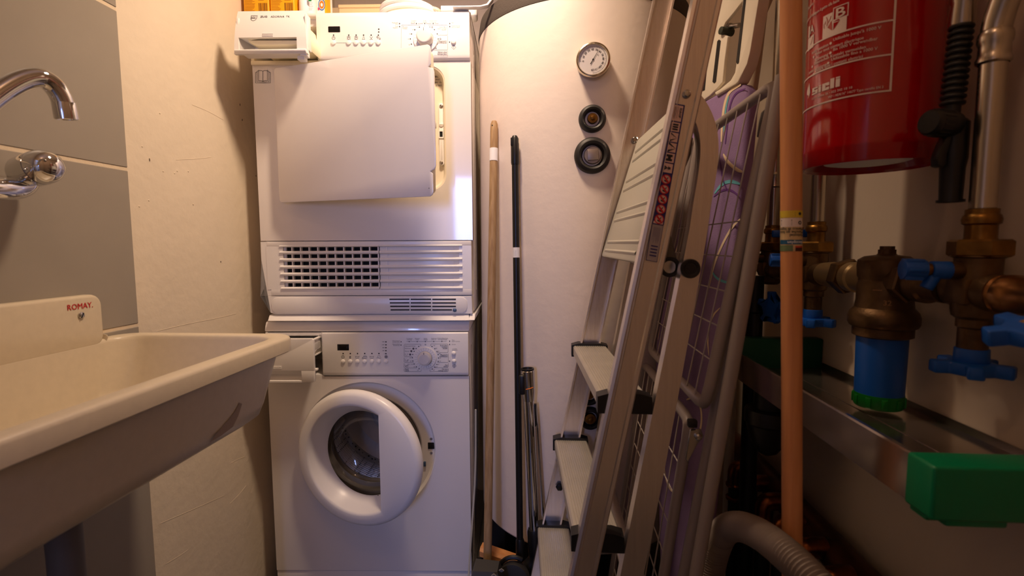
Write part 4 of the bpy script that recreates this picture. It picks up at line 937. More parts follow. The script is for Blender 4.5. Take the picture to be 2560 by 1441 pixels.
prof = [(xa_, DZ1+.0008), (xb_-.035, DZ1+.0008), (xb_-.014, DZ1+.005), (xb_-.002, DZ1+.020), (xb_+.003, DZ1+.032), (xb_-.001, DZ1+.033), (xb_-.008, DZ1+.021), (xb_-.018, DZ1+.009), (xb_-.035, DZ1+.0045), (xa_, DZ1+.0045)]
prof = [(max(a, U1-.045), b) for a, b in prof]
build(MB().prism([V((a, -.018, b)) for a, b in prof], (0, .018, 0), .0008, 1).bb(xa_, U1-.004, .006, .10, DZ1+.0008, DZ1+.0045, .0008, 1).bb(U1-.045, U1-.004, -.001, .007, DZ1+.0008, DZ1+.0045, .0006, 1), 'tray', plastw, t, MF)
build(MB().bb(xa_, U1-.045, .002, .006, DZ1+.0008, DZ1+.014, .001, 1), 'rim', plastw, t, MF)

# ================= poles leaning on the tank
top = V((-.149, 1.382, 1.392)); bot = V((-.163, 1.215, 0.0)); dv = (top-bot)
t = thing('wooden_broom_handle', bot, 'plain weathered wooden pole with a band of white tape leaning on the tank', 'pole')
build(MB().lathe([(.0105, .004), (.0108, .2), (.0108, .9), (.0105, dv.length-.03), (.0098, dv.length-.012), (.007, dv.length-.003), (.001, dv.length)], bot, dv, 24, True), 'pole', wood, t)
d_ = dv.normalized(); c_ = bot+d_*(dv.length-.094)
build(MB().cyl(c_-d_*.017, c_+d_*.017, .0113, n=24), 'white_tape', paperw, t)
c_ = bot+d_*(dv.length-.016)
build(MB().disc(0, 0, .0016, lambda u, v: c_+V((-.004+u, -.0102, v)), 10), 'hang_hole', darkhole, t)
top = V((-.0895, 1.317, 1.338)); bot = V((-.077, 1.272, 0.255)); dv = top-bot; d_ = dv.normalized(); L = dv.length
t = thing('black_broom', (bot.x, bot.y, 0.166), 'broom with slim black pole and wooden brush block against the tank', 'broom')
build(MB().cyl(bot, top-d_*.06, .0088, n=24), 'pole', blackp, t)
build(MB().lathe([(.0095, L-.075), (.0105, L-.07), (.0105, L-.022), (.0098, L-.02), (.0098, L-.009), (.006, L-.002), (.001, L)], bot, d_, 24, True), 'grip', blackp, t)
build(MB().bb(top.x-.010, top.x-.003, top.y-.0108, top.y-.006, top.z-.028, top.z-.008, .001), 'hang_slot', darkhole, t)
build(MB().lathe([(.0095, -.03), (.0115, -.028), (.0115, .02), (.0095, .026)], bot, d_, 24, True), 'ferrule', blackp, t)
c_ = bot+d_*(L*.723); u_ = V((1, 0, 0))
lb = build(MB().cyl(c_-d_*.013, c_+d_*.013, .00905, n=24), 'paper_label', paperw, t)
q = MB()
for i in range(9):
    a = math.radians(-150+i*12); zz = c_+d_*(-.009+i*.0018); q.quadstrip([(0, 0), (.0055, 0)], lambda u, v, zz=zz: zz+V((math.cos(-2.2+u*110)*.0092, math.sin(-2.2+u*110)*.0092, v)), .0010 if i % 2 else .0006)
build(q, 'barcode', inkd, lb, kind='stuff')
h0 = aY(1204, 1372, 1.318); h1 = aY(1296, 1404, 1.302)
ax_ = (h1-h0); dxy = V((ax_.x, ax_.y, 0)).normalized(); nx_ = V((-dxy.y, dxy.x, 0))
pr = [(-.020, -.011), (.020, -.011), (.020, .004), (.012, .011), (-.012, .011), (-.020, .004)]
build(MB().loft([[p+nx_*a+V((0, 0, b)) for a, b in pr] for p in (h0, h0.lerp(h1, .5), h1)]), 'brush_block', woodb, t)
q = MB(); random.seed(3)
for i in range(240):
    f_ = random.random(); p = h0.lerp(h1, f_)+nx_*random.uniform(-.017, .017)+V((0, 0, -.010)); e = p+nx_*random.uniform(-.012, .012)+dxy*random.uniform(-.006, .006)
    e.z = random.uniform(.168, .180); q.tube([p, e], .0009, 4)
build(q, 'bristles', rubber, t, kind='stuff')

# ================= vacuum cleaner
t = thing('vacuum_canister', (-.155, 1.12, 0), 'black vacuum cleaner body with small printed panels behind the wooden pole', 'vacuum cleaner')
q = MB(); q.loft([[V((a, b, z)) for a, b in rrect(x0, x1, y0, y1, .02, 5)] for x0, x1, y0, y1, z in ((-.205, -.108, .98, 1.19, .0), (-.21, -.104, .97, 1.195, .05), (-.208, -.106, .98, 1.19, .13), (-.20, -.110, 1.0, 1.185, .165))])
build(q, 'body', blackp, t)
q = MB()
q.loft([[V((-.195, 1.09, .155)), V((-.112, 1.09, .155)), V((-.112, 1.182, .155)), V((-.195, 1.182, .155))], [V((-.190, 1.115, .25)), V((-.112, 1.12, .25)), V((-.112, 1.18, .25)), V((-.190, 1.18, .25))], [V((-.182, 1.135, .278)), V((-.124, 1.14, .275)), V((-.122, 1.172, .282)), V((-.180, 1.172, .286))]])
build(q, 'carry_handle', mat('soft_black', (40, 38, 37), .5), t)
tc_ = thing('black_tool_case', (-.15, 1.305, 0), 'low black case on the floor under the wooden brush block', 'case')
build(MB().bb(-.205, -.098, 1.256, 1.36, 0, .150, .006), 'case', blackp, tc_); build(MB().bb(-.207, -.096, 1.254, 1.362, .150, .166, .004), 'lid', blackp, tc_)
for (px, py) in ((1235, 1438), (1254, 1425)):
    c_ = aY(px, py, 1.12); c_.y = 1.117; build(MB().prism([c_+V((-.006, -.002, 0)), c_+V((0, -.001, -.0045)), c_+V((.006, -.002, 0)), c_+V((0, -.002, .0045))], (0, .004, 0)), 'printed_panel', mat('panel_print', (120, 116, 112), .6), t)
P = [aY(1319, 935, 1.269), aY(1337, 1340, 1.269)]; d_ = (P[0]-P[1]).normalized(); L = (P[0]-P[1]).length
t = thing('vacuum_tube', (P[1].x, P[1].y, 0), 'chrome telescopic vacuum tube with black floor tool standing against the tank', 'vacuum tube')
build(MB().cyl(P[1], P[0]-d_*.04, .0138, n=28), 'chrome_tube', chrome, t)
build(MB().lathe([(.0145, L-.07), (.0175, L-.045), (.0178, L+.008), (.0165, L+.010)], P[1], d_, 28, True), 'collar', steel, t)
build(MB().lathe([(.0165, L+.009), (.0172, L+.011), (.0170, L+.014), (.013, L+.0145), (.012, L+.004)], P[1], d_, 28, True), 'mouth_ring', blackp, t)
build(MB().box(P[0]+V((-.014, -.010, -.026)), (.016, .014, .052), None, .005, 3), 'release_clip', blackp, t)
c_ = P[0]-d_*.035; q = MB(); q.tube([c_+V((.0182*math.sin(a), -.0182*math.cos(a), .004*math.sin(a))) for a in [(-.3+1.1*i/8) for i in range(9)]], .0009, 6); build(q, 'orange_mark', orangem, t)
build(MB().box(P[0]+V((.018, .004, -.11)), (.008, .012, .06), None, .003), 'rail_catch', blackp, t)
q = MB(); q.tube([P[0]+V((.021, .008, -.08)), P[1]+V((.026, .008, .005))], .003, 10); build(q, 'side_rail', steel, t)
el = [P[1]+d_*.01, P[1]-d_*.05, P[1]-d_*.07+V((-.003, .0, 0)), P[1]+V((-.022, -.001, -.09)), P[1]+V((-.040, -.008, -.115))]
build(MB().tube(smooth(el, 2), .018, 20, radii=None), 'elbow', blackp, t)
build(MB().lathe([(.018, -.05), (.0195, -.045), (.0195, .012), (.017, .02)], P[1], d_, 24, True), 'socket', blackp, t)
c_ = aY(1284, 1447, 1.222); build(MB().lathe([(.040, -.012), (.042, -.006), (.042, .006), (.040, .012), (.02, .015), (.001, .0155)], c_, (-.12, -1, .12), 36, True), 'pivot_disc', mat('soft_black', (40, 38, 37), .5), t)
q = MB(); q.tube([c_+V((.042*math.cos(a)*1.0, .008, .046*math.sin(a)+.006)) for a in [math.radians(60+8*i) for i in range(12)]], .006, 8); build(q, 'pivot_loop', blackp, t)
build(MB().tube(smooth([c_+V((0, .012, 0)), c_+V((.022, .05, -.05)), V((-.03, 1.31, .16)), V((-.022, 1.325, .05))], 2), .013, 14), 'neck', blackp, t)
build(MB().loft([[V((a, b, z)) for a, b in rrect(-.022-w_, -.022+w_, 1.325-d__, 1.325+d__, .015, 4)] for w_, d__, z in ((.045, .045, .0), (.047, .047, .02), (.03, .03, .05), (.016, .016, .07))]), 'floor_tool', blackp, t)
# thin cable hanging between washer and wooden pole
t_ = MB().tube(smooth([V((-.205, 1.36, .60)), V((-.207, 1.36, .42)), V((-.214, 1.34, .30)), V((-.222, 1.30, .14)), V((-.220, 1.24, .004)), V((-.221, 1.10, .004))], 3), .0028, 8)
build(t_, 'thin_cable', plastg, None, label='thin pale cable hanging beside the washer, behind the wooden pole', cat='cable')

# ================= aluminium step ladder, folded, standing side on to the room
lad = thing('step_ladder', (0.05, 1.03, 0.0), 'tall folded aluminium step ladder with ribbed treads leaning in front of the tank', 'ladder')
def nearX(z): return .205+.194*(z-1.384)
def farX(z): return .034+.200*(z-.608)
def stile(xf, y0, wx, dyy, z0, z1, sgn):
    pr = [(0, 0), (.005, -.0012), (.0075, .0008), (.0095, -.0006), (.011, .0012), (wx-.009, .0012), (wx-.007, -.0008), (wx-.002, -.0012), (wx, 0), (wx, dyy), (wx-.004, dyy), (wx-.004, .004), (.004, .004), (.004, dyy), (0, dyy)]
    return MB().loft([[V((xf(z)+a, y0+sgn*b, z)) for a, b in pr] for z in (z0, z1)])
build(stile(nearX, .800, .0425, .024, .03, 1.80, 1), 'stile', alu, lad)
build(stile(farX, 1.246, .048, .024, .03, 1.80, -1), 'stile', alu, lad)
for xf, y in ((nearX, .812), (farX, 1.234)): build(MB().bb(xf(0)-.003, xf(0)+.052, y-.016, y+.016, 0, .034, .004), 'foot_cap', blackp, lad)
for zt_, xfar, xnear in ((.812, .057, .081), (.574, .012, .040), (.345, -.030, -.006), (.118, -.074, -.050)):
    tw = .080; pr = [(0, -.022), (0, -.003), (.003, 0)]
    for i in range(15):
        x = .007+i*.0048; pr += [(x, 0), (x+.0006, -.0011), (x+.0014, -.0011), (x+.002, 0)]
    pr += [(tw-.003, 0), (tw, -.003), (tw, -.022), (tw-.003, -.022), (tw-.003, -.005), (.003, -.005), (.003, -.022)]
    tr = build(MB().loft([[V((xfar+a, 1.235, zt_+b)) for a, b in pr], [V((xnear+a, .830, zt_+b)) for a, b in pr]]), 'tread', alut, lad, sharp=20)
    for x, y0, y1 in ((xfar, 1.219, 1.247), (xnear, .806, .834)):
        q = MB(); q.loft([[V((x-.003, y, zt_-.027)), V((x-.003, y, zt_+.001)), V((x+.014, y, zt_+.006)), V((x+tw-.014, y, zt_+.006)), V((x+tw+.004, y, zt_+.001)), V((x+tw+.004, y, zt_-.027))] for y in (y0, y1)]); build(q, 'end_cap', blackp, tr)
    build(MB().prism([V((xnear+.004, .824, zt_-.024)), V((xnear+.05, .824, zt_-.024)), V((xnear+.03, .824, zt_-.075))], (0, .004, 0)), 'tread_bracket', alu, tr)
    build(MB().cyl((xnear+.030, .8236, zt_-.045), (xnear+.030, .822, zt_-.045), .004, n=10), 'rivet', steel, tr)
# platform folded upright
BL, BR, TL = aY(1503, 641, 1.225), aY(1592, 657, .832), aY(1593, 350, 1.225); TRp = TL-BL+BR
def pf_(u, v): return BL+(BR-BL)*u+(TL-BL)*v
pn = (BR-BL).cross(TL-BL).normalized(); pn = pn if pn.x < 0 else -pn
pl_ = build(MB().prism([pf_(*p) for p in ((.02, 0), (.98, 0), (1, .02), (1, .98), (.98, 1), (.02, 1), (0, .98), (0, .02))], -pn*.014, .003, 2), 'platform', plastg, lad)
for v in (.055, .125, .305, .375, .555, .630, .800, .875):
    build(MB().prism([pf_(u, v+d__)+pn*h_ for u, d__, h_ in ((.08, -.014, 0), (.10, 0, .0032), (.08, .014, 0))], pf_(.92, 0)-pf_(.08, 0), .0006, 1), 'platform_rib', plastg, pl_)
# rear frame: flat tube with a hooped top, near and far
path = [(.055, 0.03), (.156, .622), (.228, 1.066)]
top_ = [aY(x, y, .815) for x, y in ((1748, 520), (1764, 430), (1769, 365), (1760, 312), (1738, 268), (1712, 240), (1694, 232))]
pts = [V((a, .815, b)) for a, b in path]+top_
pts = smooth(pts, 2)
def rail(pp):
    W_ = []
    for p in pp: W_.append(.0185 if p.z < .7 else max(.0135, .0185-.005*(p.z-.7)/.4))
    return MB().bar(pp, W_, (0, .0125, 0))
build(rail(pts), 'rear_rail', alu, lad)
build(rail([p+V((-.020, .375, 0)) for p in pts if p.z < 1.17]), 'rear_rail', alu, lad)
for z in (.16, .50):
    xx = .055+z*.163; build(MB().bb(xx-.012, xx+.012, .828, 1.188, z-.012, z+.012, .003), 'rear_crossbar', alu, lad)
p = aY(1725, 672, .8015); build(MB().lathe([(.0150, 0), (.0150, .004), (.0135, .006), (.010, .0055), (.009, .0045), (.001, .0045)], p, (0, -1, 0), 28, True), 'plug', blackp, lad)
p = aY(1717, 235, .7995); build(MB().lathe([(.0062, 0), (.006, .0018), (.004, .0036), (.0005, .0042)], p, (0, -1, 0), 20, True), 'rivet', steel, lad)
p = aY(1674, 668, .835); build(MB().cyl(p, p+V((0, .36, 0)), .010, n=20), 'pivot_rod', steel, lad)
build(MB().lathe([(.011, 0), (.0165, 0), (.0165, .006), (.011, .006)], p+V((0, -.003, 0)), (0, 1, 0), 28), 'pivot_ring', rubber, lad)
armm = mat('grey_strap', (104, 96, 88), .5, metal=.4)
build(MB().prism([aY(x, y, .845) for x, y in ((1705, 345), (1722, 334), (1733, 345), (1728, 385), (1690, 480), (1672, 560), (1655, 560), (1675, 460))], (0, .005, 0), .001, 1), 'folding_arm', armm, lad)
build(MB().prism([aY(x, y, .838) for x, y in ((1660, 560), (1670, 560), (1693, 652), (1690, 690), (1672, 694), (1655, 680))], (0, .005, 0), .001, 1), 'folding_arm', armm, lad)
p = aY(1587, 350, 1.236); build(MB().lathe([(.0075, 0), (.0075, .004), (.005, .0055), (.004, .003), (.0005, .003)], p, (0, -1, 0), 18, True), 'bolt', steel, lad)
p = aY(1399, 1218, 1.236); build(MB().lathe([(.010, 0), (.009, .005), (.006, .006)], p, (0, -1, 0), 6, True), 'nut', blackp, lad)
build(MB().bb(nearX(1.76)-.01, nearX(1.76)+.09, .80, 1.265, 1.80, 1.83, .006), 'top_cap', plastg, lad)
# printed sticker on the near stile
ST = [(1683.5, 258), (1711.5, 263), (1642, 656), (1615, 651)]
def stf(u, v, l=0.0003):
    a = (ST[0][0]+(ST[1][0]-ST[0][0])*u, ST[0][1]+(ST[1][1]-ST[0][1])*u); b = (ST[3][0]+(ST[2][0]-ST[3][0])*u, ST[3][1]+(ST[2][1]-ST[3][1])*u)
    return aY(a[0]+(b[0]-a[0])*v, a[1]+(b[1]-a[1])*v, .8002-l)
def srect(q, u0, u1, v0, v1, l): return q.rect(u0, u1, v0, v1, lambda a, b: stf(a, b, l))
AR = 28.0/397.0
sk = build(srect(MB(), -.04, 1.04, 0, .765, .0002), 'sticker', navy, lad, label='dark blue pictogram sticker on the near stile')
q = MB(); srect(q, .10, .92, .008, .108, .0006)
for i in range(5): srect(q, .16, .92, .116+i*.0655, .174+i*.0655, .0006)
srect(q, .06, .94, .748, .762, .0006)
for i in range(5): q.disc(.53, .478+i*.0635, .40, lambda a, b: stf(a, b, .0006), 22, None, (1, AR))
build(q, 'sticker_cells', mat('sticker_pink', (226, 190, 178), .5), sk, kind='stuff')
q = MB(); 
for i in range(5):
    q.disc(.53, .478+i*.0635, .43, lambda a, b: stf(a, b, .0009), 24, .34, (1, AR)); vv = .478+i*.0635
    q.quadstrip([(.28, vv-.25*AR), (.78, vv+.25*AR)], lambda a, b: stf(a, b, .0012), .05 if False else .016)
build(q, 'prohibition_rings', redink, sk, kind='stuff')
def spic(q, i, lines, base, w=.010):
    for ln in lines: q.quadstrip([(u, base+vv*AR*1.0) for u, vv in ln], lambda a, b: stf(a, b, .0010), w)
q = MB()
spic(q, 0, [[(.3, .2), (.78, .2), (.78, .62), (.3, .62), (.3, .2)], [(.3, .41), (.78, .41)], [(.22, .14), (.22, .68)]], .116)
spic(q, 1, [[(.25, .08), (.85, .45), (.25, .75)], [(.5, .24), (.5, .6)], [(.28, .2), (.28, .65)]], .1815)
spic(q, 2, [[(.22, .05), (.88, .45), (.22, .76)], [(.5, .24), (.5, .6)]], .247, .014)
spic(q, 3, [[(.2, .22), (.75, .22)], [(.2, .6), (.75, .6)], [(.4, .3), (.4, .55)], [(.55, .3), (.55, .55)], [(.35, .41), (.62, .41)]], .3125, .014)
spic(q, 4, [[(.2, .3), (.5, .41), (.2, .52)], [(.5, .41), (.75, .41)], [(.55, .25), (.62, .41), (.55, .57)]], .378, .014)
for i in range(5):
    vb = .478+i*.0635
    spic(q, i, [[(.35, -.2), (.55, .0), (.7, -.18)], [(.38, .12), (.68, .2)], [(.5, -.1), (.48, .22)]], vb, .009)
q.text('ELKOP', .042, lambda a, b: stf(.66+b*6.5, .022+a*.50, .0010), bold=.03)
for k, l_ in enumerate((.075, .06, .07)): q.quadstrip([(.50-.13*k, .016), (.50-.13*k, .016+l_)], lambda a, b: stf(a, b, .0010), .02)
for k in range(3): q.quadstrip([(.36-.1*k*0-.08*k, .02), (.36-.08*k, .095)], lambda a, b: stf(a, b, .0010), .012)
build(q, 'pictograms', inkd, sk, kind='stuff')
srect(MB(), 0, 1, 0, 1, 0)
sl_ = build(srect(MB(), -.02, 1.02, .768, 1.0, .0002), 'silver_label', silverl, lad)
q = MB()
for k in range(9): q.quadstrip([(.20+k*.075, .785), (.20+k*.075, .785+random.choice((.06, .085, .1)))], lambda a, b: stf(a, b, .0006), .018)
for k in range(4): srect(q, .22, .85, .900+k*.020, .908+k*.020, .0006)
for a, b, c, d in ((-.02, 1.02, .766, .769), (-.02, 1.02, .997, 1.0), (-.02, .02, .766, 1.0), (.98, 1.02, .766, 1.0)): srect(q, a, b, c, d, .0006)
build(q, 'label_print', navy, sl_, kind='stuff')

# ================= ironing board
IA, IB = aY(1857, 393, 1.06), aY(1833, 640, 1.06); ie = V((-.313, .95, 0)).normalized(); ib = (IA-IB).normalized()
inn_ = ie.cross(ib).normalized(); inn_ = inn_ if inn_.x < 0 else -inn_
def ip(px, py, l=0.0): return aP(px, py, IA+inn_*l, inn_)
iron = thing('ironing_board', (0.24, 1.2, 0), 'purple patterned ironing board standing upright behind the folded ladder', 'ironing board')
olp = [(1762, 249), (1800, 229), (1837, 211), (1855, 210), (1866, 224), (1869, 255), (1857, 393), (1833, 640), (1806, 900), (1780, 1150), (1750, 1441), (1728, 1640), (1650, 1480), (1642, 1200), (1634, 1000), (1639, 860), (1652, 700), (1675, 500), (1690, 330), (1700, 280)]
pb = build(MB().prism([ip(*p) for p in olp], -inn_*.030, .009, 3), 'padded_top', purple, iron, sharp=50)
def rib(q, pts, wpx):
    q2 = smooth([ip(x, y, .0008) for x, y in pts], 3); b = bmesh.new(); prev = None; wv = wpx/1260.0*1.12
    for i in range(len(q2)):
        t_ = (q2[min(i+1, len(q2)-1)]-q2[max(i-1, 0)]).normalized(); s_ = t_.cross(inn_).normalized()*wv/2*min(1, .35+2.2*min(i, len(q2)-1-i)/len(q2))
        cur = (b.verts.new(q2[i]+s_), b.verts.new(q2[i]-s_))
        if prev: b.faces.new((prev[0], prev[1], cur[1], cur[0]))
        prev = cur
    return q._merge(b)
q = MB()
for pts, wp_ in ((((1852, 212), (1822, 228), (1810, 262), (1805, 310), (1803, 355)), 9), (((1808, 385), (1818, 405), (1842, 425), (1856, 430)), 8), (((1850, 548), (1828, 570), (1806, 610), (1785, 660), (1772, 720)), 7), (((1690, 465), (1706, 490), (1713, 530), (1706, 580), (1690, 630), (1672, 660)), 6),
                (((1670, 690), (1655, 760), (1645, 850)), 6), (((1716, 1000), (1736, 992), (1750, 1010), (1755, 1045), (1750, 1080), (1738, 1100)), 7), (((1660, 1160), (1664, 1200), (1678, 1232), (1696, 1225), (1712, 1195)), 6), (((1800, 770), (1780, 790), (1768, 840), (1772, 890)), 5), (((1716, 300), (1708, 340), (1700, 380)), 6)): build(rib(MB(), pts, wp_), 'cream_swirl', creamink, pb)
q = MB()
for pts, wp_ in ((((1822, 240), (1814, 270), (1809, 330)), 5), (((1786, 484), (1803, 461), (1825, 452), (1850, 460)), 8), (((1680, 512), (1690, 525), (1693, 560), (1687, 600)), 6), (((1778, 676), (1790, 696), (1812, 706), (1826, 707)), 6), (((1706, 1010), (1708, 1030), (1718, 1060), (1722, 1080)), 6), (((1640, 1240), (1636, 1290), (1630, 1330)), 7), (((1700, 900), (1690, 940), (1694, 980)), 6)): build(rib(MB(), pts, wp_), 'cyan_swirl', cyanink, pb)
q = MB()
for pts, wp_ in ((((1864, 222), (1838, 232), (1824, 262), (1818, 310), (1813, 360)), 6), (((1784, 492), (1803, 476), (1825, 473), (1850, 492)), 5), (((1800, 400), (1806, 450), (1820, 480)), 4), (((1700, 560), (1696, 600), (1680, 640)), 5), (((1720, 1040), (1700, 1090), (1704, 1130), (1722, 1150)), 6), (((1650, 880), (1668, 930), (1660, 1000)), 5)): build(rib(MB(), pts, wp_), 'violet_swirl', violetink, pb)
def irp(pts, l=.004): return [ip(x, y, l) for x, y in pts]
q = MB(); q.prism(irp([(1797, -60), (1872, -60), (1856, 3), (1830, 36), (1813, 56), (1806, 72), (1805, 84), (1819, 91), (1811, 150), (1806, 205), (1793, 220), (1775, 238), (1735, 268), (1726, 240), (1740, 160), (1756, 100), (1764, 60)]), -inn_*.008, .002, 2)
ir = build(q, 'iron_rest', plastc, iron, sharp=40)
build(MB().prism(irp([(1861, -60), (1905, -60), (1896, 0), (1886, 60), (1875, 128), (1867, 160), (1856, 182), (1845, 206), (1836, 212), (1815, 224), (1790, 240), (1785, 231), (1800, 222), (1826, 200), (1836, 182), (1840, 158), (1850, 70)], .006), -inn_*.026, .003, 2), 'rest_arm', plastc, ir, sharp=40)
for pts in ([(1770, 88), (1775, 86), (1761, 225), (1755, 228)], [(1793, 103), (1797, 99), (1801, 102), (1789, 204), (1785, 208), (1781, 205)], [(1859, -5), (1864.5, -5), (1846, 157), (1843, 160), (1840, 156)]):
    build(MB().prism(irp(pts, .0072 if pts[0][0] > 1850 else .0052), -inn_*.003), 'painted_slot', rubber, ir)  # open slots drawn as black plates, their shade put into the colour
p = ip(1801, 76, .012); build(MB().cyl(p, p-inn_*.03, .008, n=16, bev=.001), 'fixing_nut', mat('dark_nut', (52, 58, 46), .5), ir)
build(MB().cyl(ip(1808, 69, -.006), ip(1848, 63, -.006), .005, n=12).cyl(ip(1810, 68, -.006), ip(1826, 66, -.006), .0075, n=6), 'fixing_rod', steel, ir)
pp = [ip(1902, 30, -.045), ip(1888, 150, -.045), ip(1850, 420, -.045), ip(1760, 1180, -.045), ip(1718, 1500, -.045)]
build(MB().tube([ip(1940, -60, -.05)]+pp, .013, 16), 'folded_leg', mat('leg_enamel', (196, 178, 152), .4), iron)

# ================= folding drying rack
rack = thing('drying_rack', (0.17, 0.95, 0), 'grey tubular clothes drying rack with wire shelves folded against the ironing board', 'drying rack')
def lineY(p0, p1, Y):
    A, B = aY(p0[0], p0[1], Y), aY(p1[0], p1[1], Y); d_ = (A-B)/(A.z-B.z); return lambda z: A+d_*(z-A.z)
NW = lineY((1942, 212), (1776, 960), .77)
zt1, zb1 = aY(1950, 207, .77).z, aY(1762, 1018, .77).z
FY = 1.185
def wing(name, L, zt_, zb_, r, y0, y1):
    a, b = L(zt_), L(zb_); c_ = .035
    def P(z, y): v = L(z).copy(); v.y = y; return v
    pts = []
    for (z, y, dz, dyy) in ((zt_, y0, -1, 1), (zt_, y1, -1, -1), (zb_, y1, 1, -1), (zb_, y0, 1, 1)):
        seq = [P(z+dz*c_, y), P(z+dz*c_*.3, y+dyy*c_*.08), P(z+dz*c_*.08, y+dyy*c_*.3), P(z, y+dyy*c_)]
        if (z == zt_) == (y == y1): seq = seq[::-1]
        pts += seq
    build(MB().tube(pts, r, 14, closed=True), name, rackm, rack, sharp=60); return P
PW_ = wing('upper_wing', NW, zt1, zb1, .0088, .77, FY)
for i in range(8):
    y = .77+.040+i*.0475
    build(MB().tube([PW_(zt1+.006, y)+V((-.006, 0, 0)), PW_(zb1-.004, y)+V((-.006, 0, 0))], .0012, 6), 'wire', wirem, rack)
for k in range(5):
    z = 1.093-k*.0535
    build(MB().tube([PW_(z, .772), PW_(z, FY-.002)], .0012, 6), 'cross_wire', wirem, rack)
LWl = lineY((1719, 1085), (1679, 1323), .82)
P2 = wing('lower_wing', LWl, aY(1719, 1052, .82).z, .20, .0088, .82, FY+.02)
for i in range(8):
    y = .82+.040+i*.044; build(MB().tube([P2(aY(1719, 1050, .82).z, y)+V((-.006, 0, 0)), P2(.198, y)+V((-.006, 0, 0))], .0012, 6), 'wire', wirem, rack)
for k in range(9):
    z = .690-k*.0535; build(MB().tube([P2(z, .822), P2(z, FY+.018)], .0012, 6), 'cross_wire', wirem, rack)
LG = lineY((1938, 300), (1760, 1323), .752)
a = LG(1.292); b = LG(.004)
build(MB().tube([b, a], .0098, 16), 'leg', rackm, rack)
build(MB().lathe([(.0105, 0), (.0105, .03), (.008, .036), (.001, .038)], LG(.003), a-b, 16, True), 'foot', blackp, rack)
def LGf(z): v = LG(z).copy(); v.y = FY-.04; return v
build(MB().tube([LGf(.004), LGf(1.29)], .0098, 16), 'leg', rackm, rack)
build(MB().tube([LG(.28)+V((.0, .0, 0)), LGf(.28)+V((.0, 0, 0))], .007, 12), 'crossbar', rackm, rack)
LH = lineY((1905, 400), (1726, 1323), .79)
build(MB().tube([LH(.008)+V((.004, 0, 0)), LH(1.20)+V((.004, 0, 0)), LH(1.285)+V((.002, 0, 0))], .0092, 16), 'inner_leg', rackm, rack)
p = aY(1925, 290, .785); build(MB().lathe([(.013, -.03), (.0135, -.01), (.0125, .004), (.008, .010), (.001, .012)], p, a-b, 20, True), 'end_clip', mat('clip_grey', (70, 64, 62), .45), rack)
p = aY(1745, 1092, .785)
hg = build(MB().prism([p+V(v) for v in ((-.012, 0, .010), (.004, 0, .012), (.009, 0, .0), (.0, 0, -.012), (-.014, 0, -.042), (-.018, 0, -.038))], (0, .004, 0), .001, 1), 'hinge_bracket', steel, rack)
build(MB().lathe([(.0055, 0), (.0055, .004), (.003, .006)], p+V((.0, -.0002, 0)), (0, -1, 0), 14, True), 'hinge_bolt', steel, hg)
build(MB().box(p+V((-.010, -.002, .022)), (.014, .012, .012), None, .002), 'hinge_knob', blackp, hg)

# ================= beech stick in the right foreground
p = aY(1978, 700, .722)
t = thing('beech_broomstick', (p.x, p.y, 0), 'smooth orange beech broomstick with a printed sticker standing upright by the extinguisher', 'broomstick')
SR = .0134
_a, _b = aY(1980, 1300, .722), aY(1977, 10, .722); bs0 = _a+(_b-_a)*((0-_a.z)/(_b.z-_a.z)); bs1 = _a+(_b-_a)*((1.62-_a.z)/(_b.z-_a.z)); d_ = (bs1-bs0).normalized()
build(MB().lathe([(SR*.98, .004), (SR, .01), (SR, 1.60), (SR*.8, 1.615), (.002, 1.62)], bs0, d_, 40, True), 'stick', wood2, t)
def stk(px, py):
    r = ray(px, py); c_ = bs0.lerp(bs1, .5); k = c_.y/r.y; pt = CAM+r*k
    return pt
def sfn2(rr):
    ang0 = math.atan2(-p.y, -p.x)      # facing the camera
    def f(s_, z): 
        a = ang0+s_/SR; c_ = bs0.lerp(bs1, z/1.62); return V((c_.x+math.cos(a)*rr, c_.y+math.sin(a)*rr, z))
    return f
zt_, zb_ = stk(1978, 528).z, stk(1978, 628).z; hh = zt_-zb_
wst = SR*1.45
def band(nm, v0, v1, u0, u1, m, lift, par):
    q = MB(); b = bmesh.new(); f = sfn2(SR+lift); n_ = 16
    for i in range(n_):
        a, c_ = -wst+2*wst*(u0+(u1-u0)*i/n_), -wst+2*wst*(u0+(u1-u0)*(i+1)/n_)
        b.faces.new([b.verts.new(f(*w_)) for w_ in ((a, zt_-hh*v1), (c_, zt_-hh*v1), (c_, zt_-hh*v0), (a, zt_-hh*v0))])
    q._merge(b); return build(q, nm, m, par)
lb = band('sticker', 0, 1, 0, 1, mat('sticker_tan', (214, 184, 136), .45), .0002, t)
band('yellow_strip', 0, .17, 0, 1, mat('sticker_yellow', (226, 196, 60), .45), .0004, lb)
band('white_panel', .185, .40, .08, .92, mat('sticker_white', (240, 222, 214), .45), .0004, lb)
band('blue_strip', .72, .83, .05, .93, mat('sticker_blue', (30, 92, 130), .45), .0004, lb)
band('green_patch', .85, 1.0, 0, .55, mat('sticker_green', (110, 130, 92), .45), .0004, lb)
band('dark_patch', .87, 1.0, .62, .92, mat('sticker_brown', (74, 34, 30), .45), .0004, lb)
band('red_patch', .87, .91, .62, .92, mat('sticker_red', (200, 64, 40), .45), .0005, lb)
q = MB(); f = sfn2(SR+.0007)
def st_t(s_, v, h, x=.9): z0 = zt_-hh*v; q.text(s_, h, lambda a, b: f(-(a)+wst*2*(x-.5), z0-b), bold=.01)
for i, s_ in enumerate(('Manico di legno', 'Manche en bois', 'Holzstiel')): st_t(s_, .425+i*.075, .0052, .92)
for k in range(3): q.quadstrip([(-wst+2*wst*.08, zt_-hh*(.05+.04*k)), (-wst+2*wst*.62, zt_-hh*(.05+.04*k))], f, .0007)
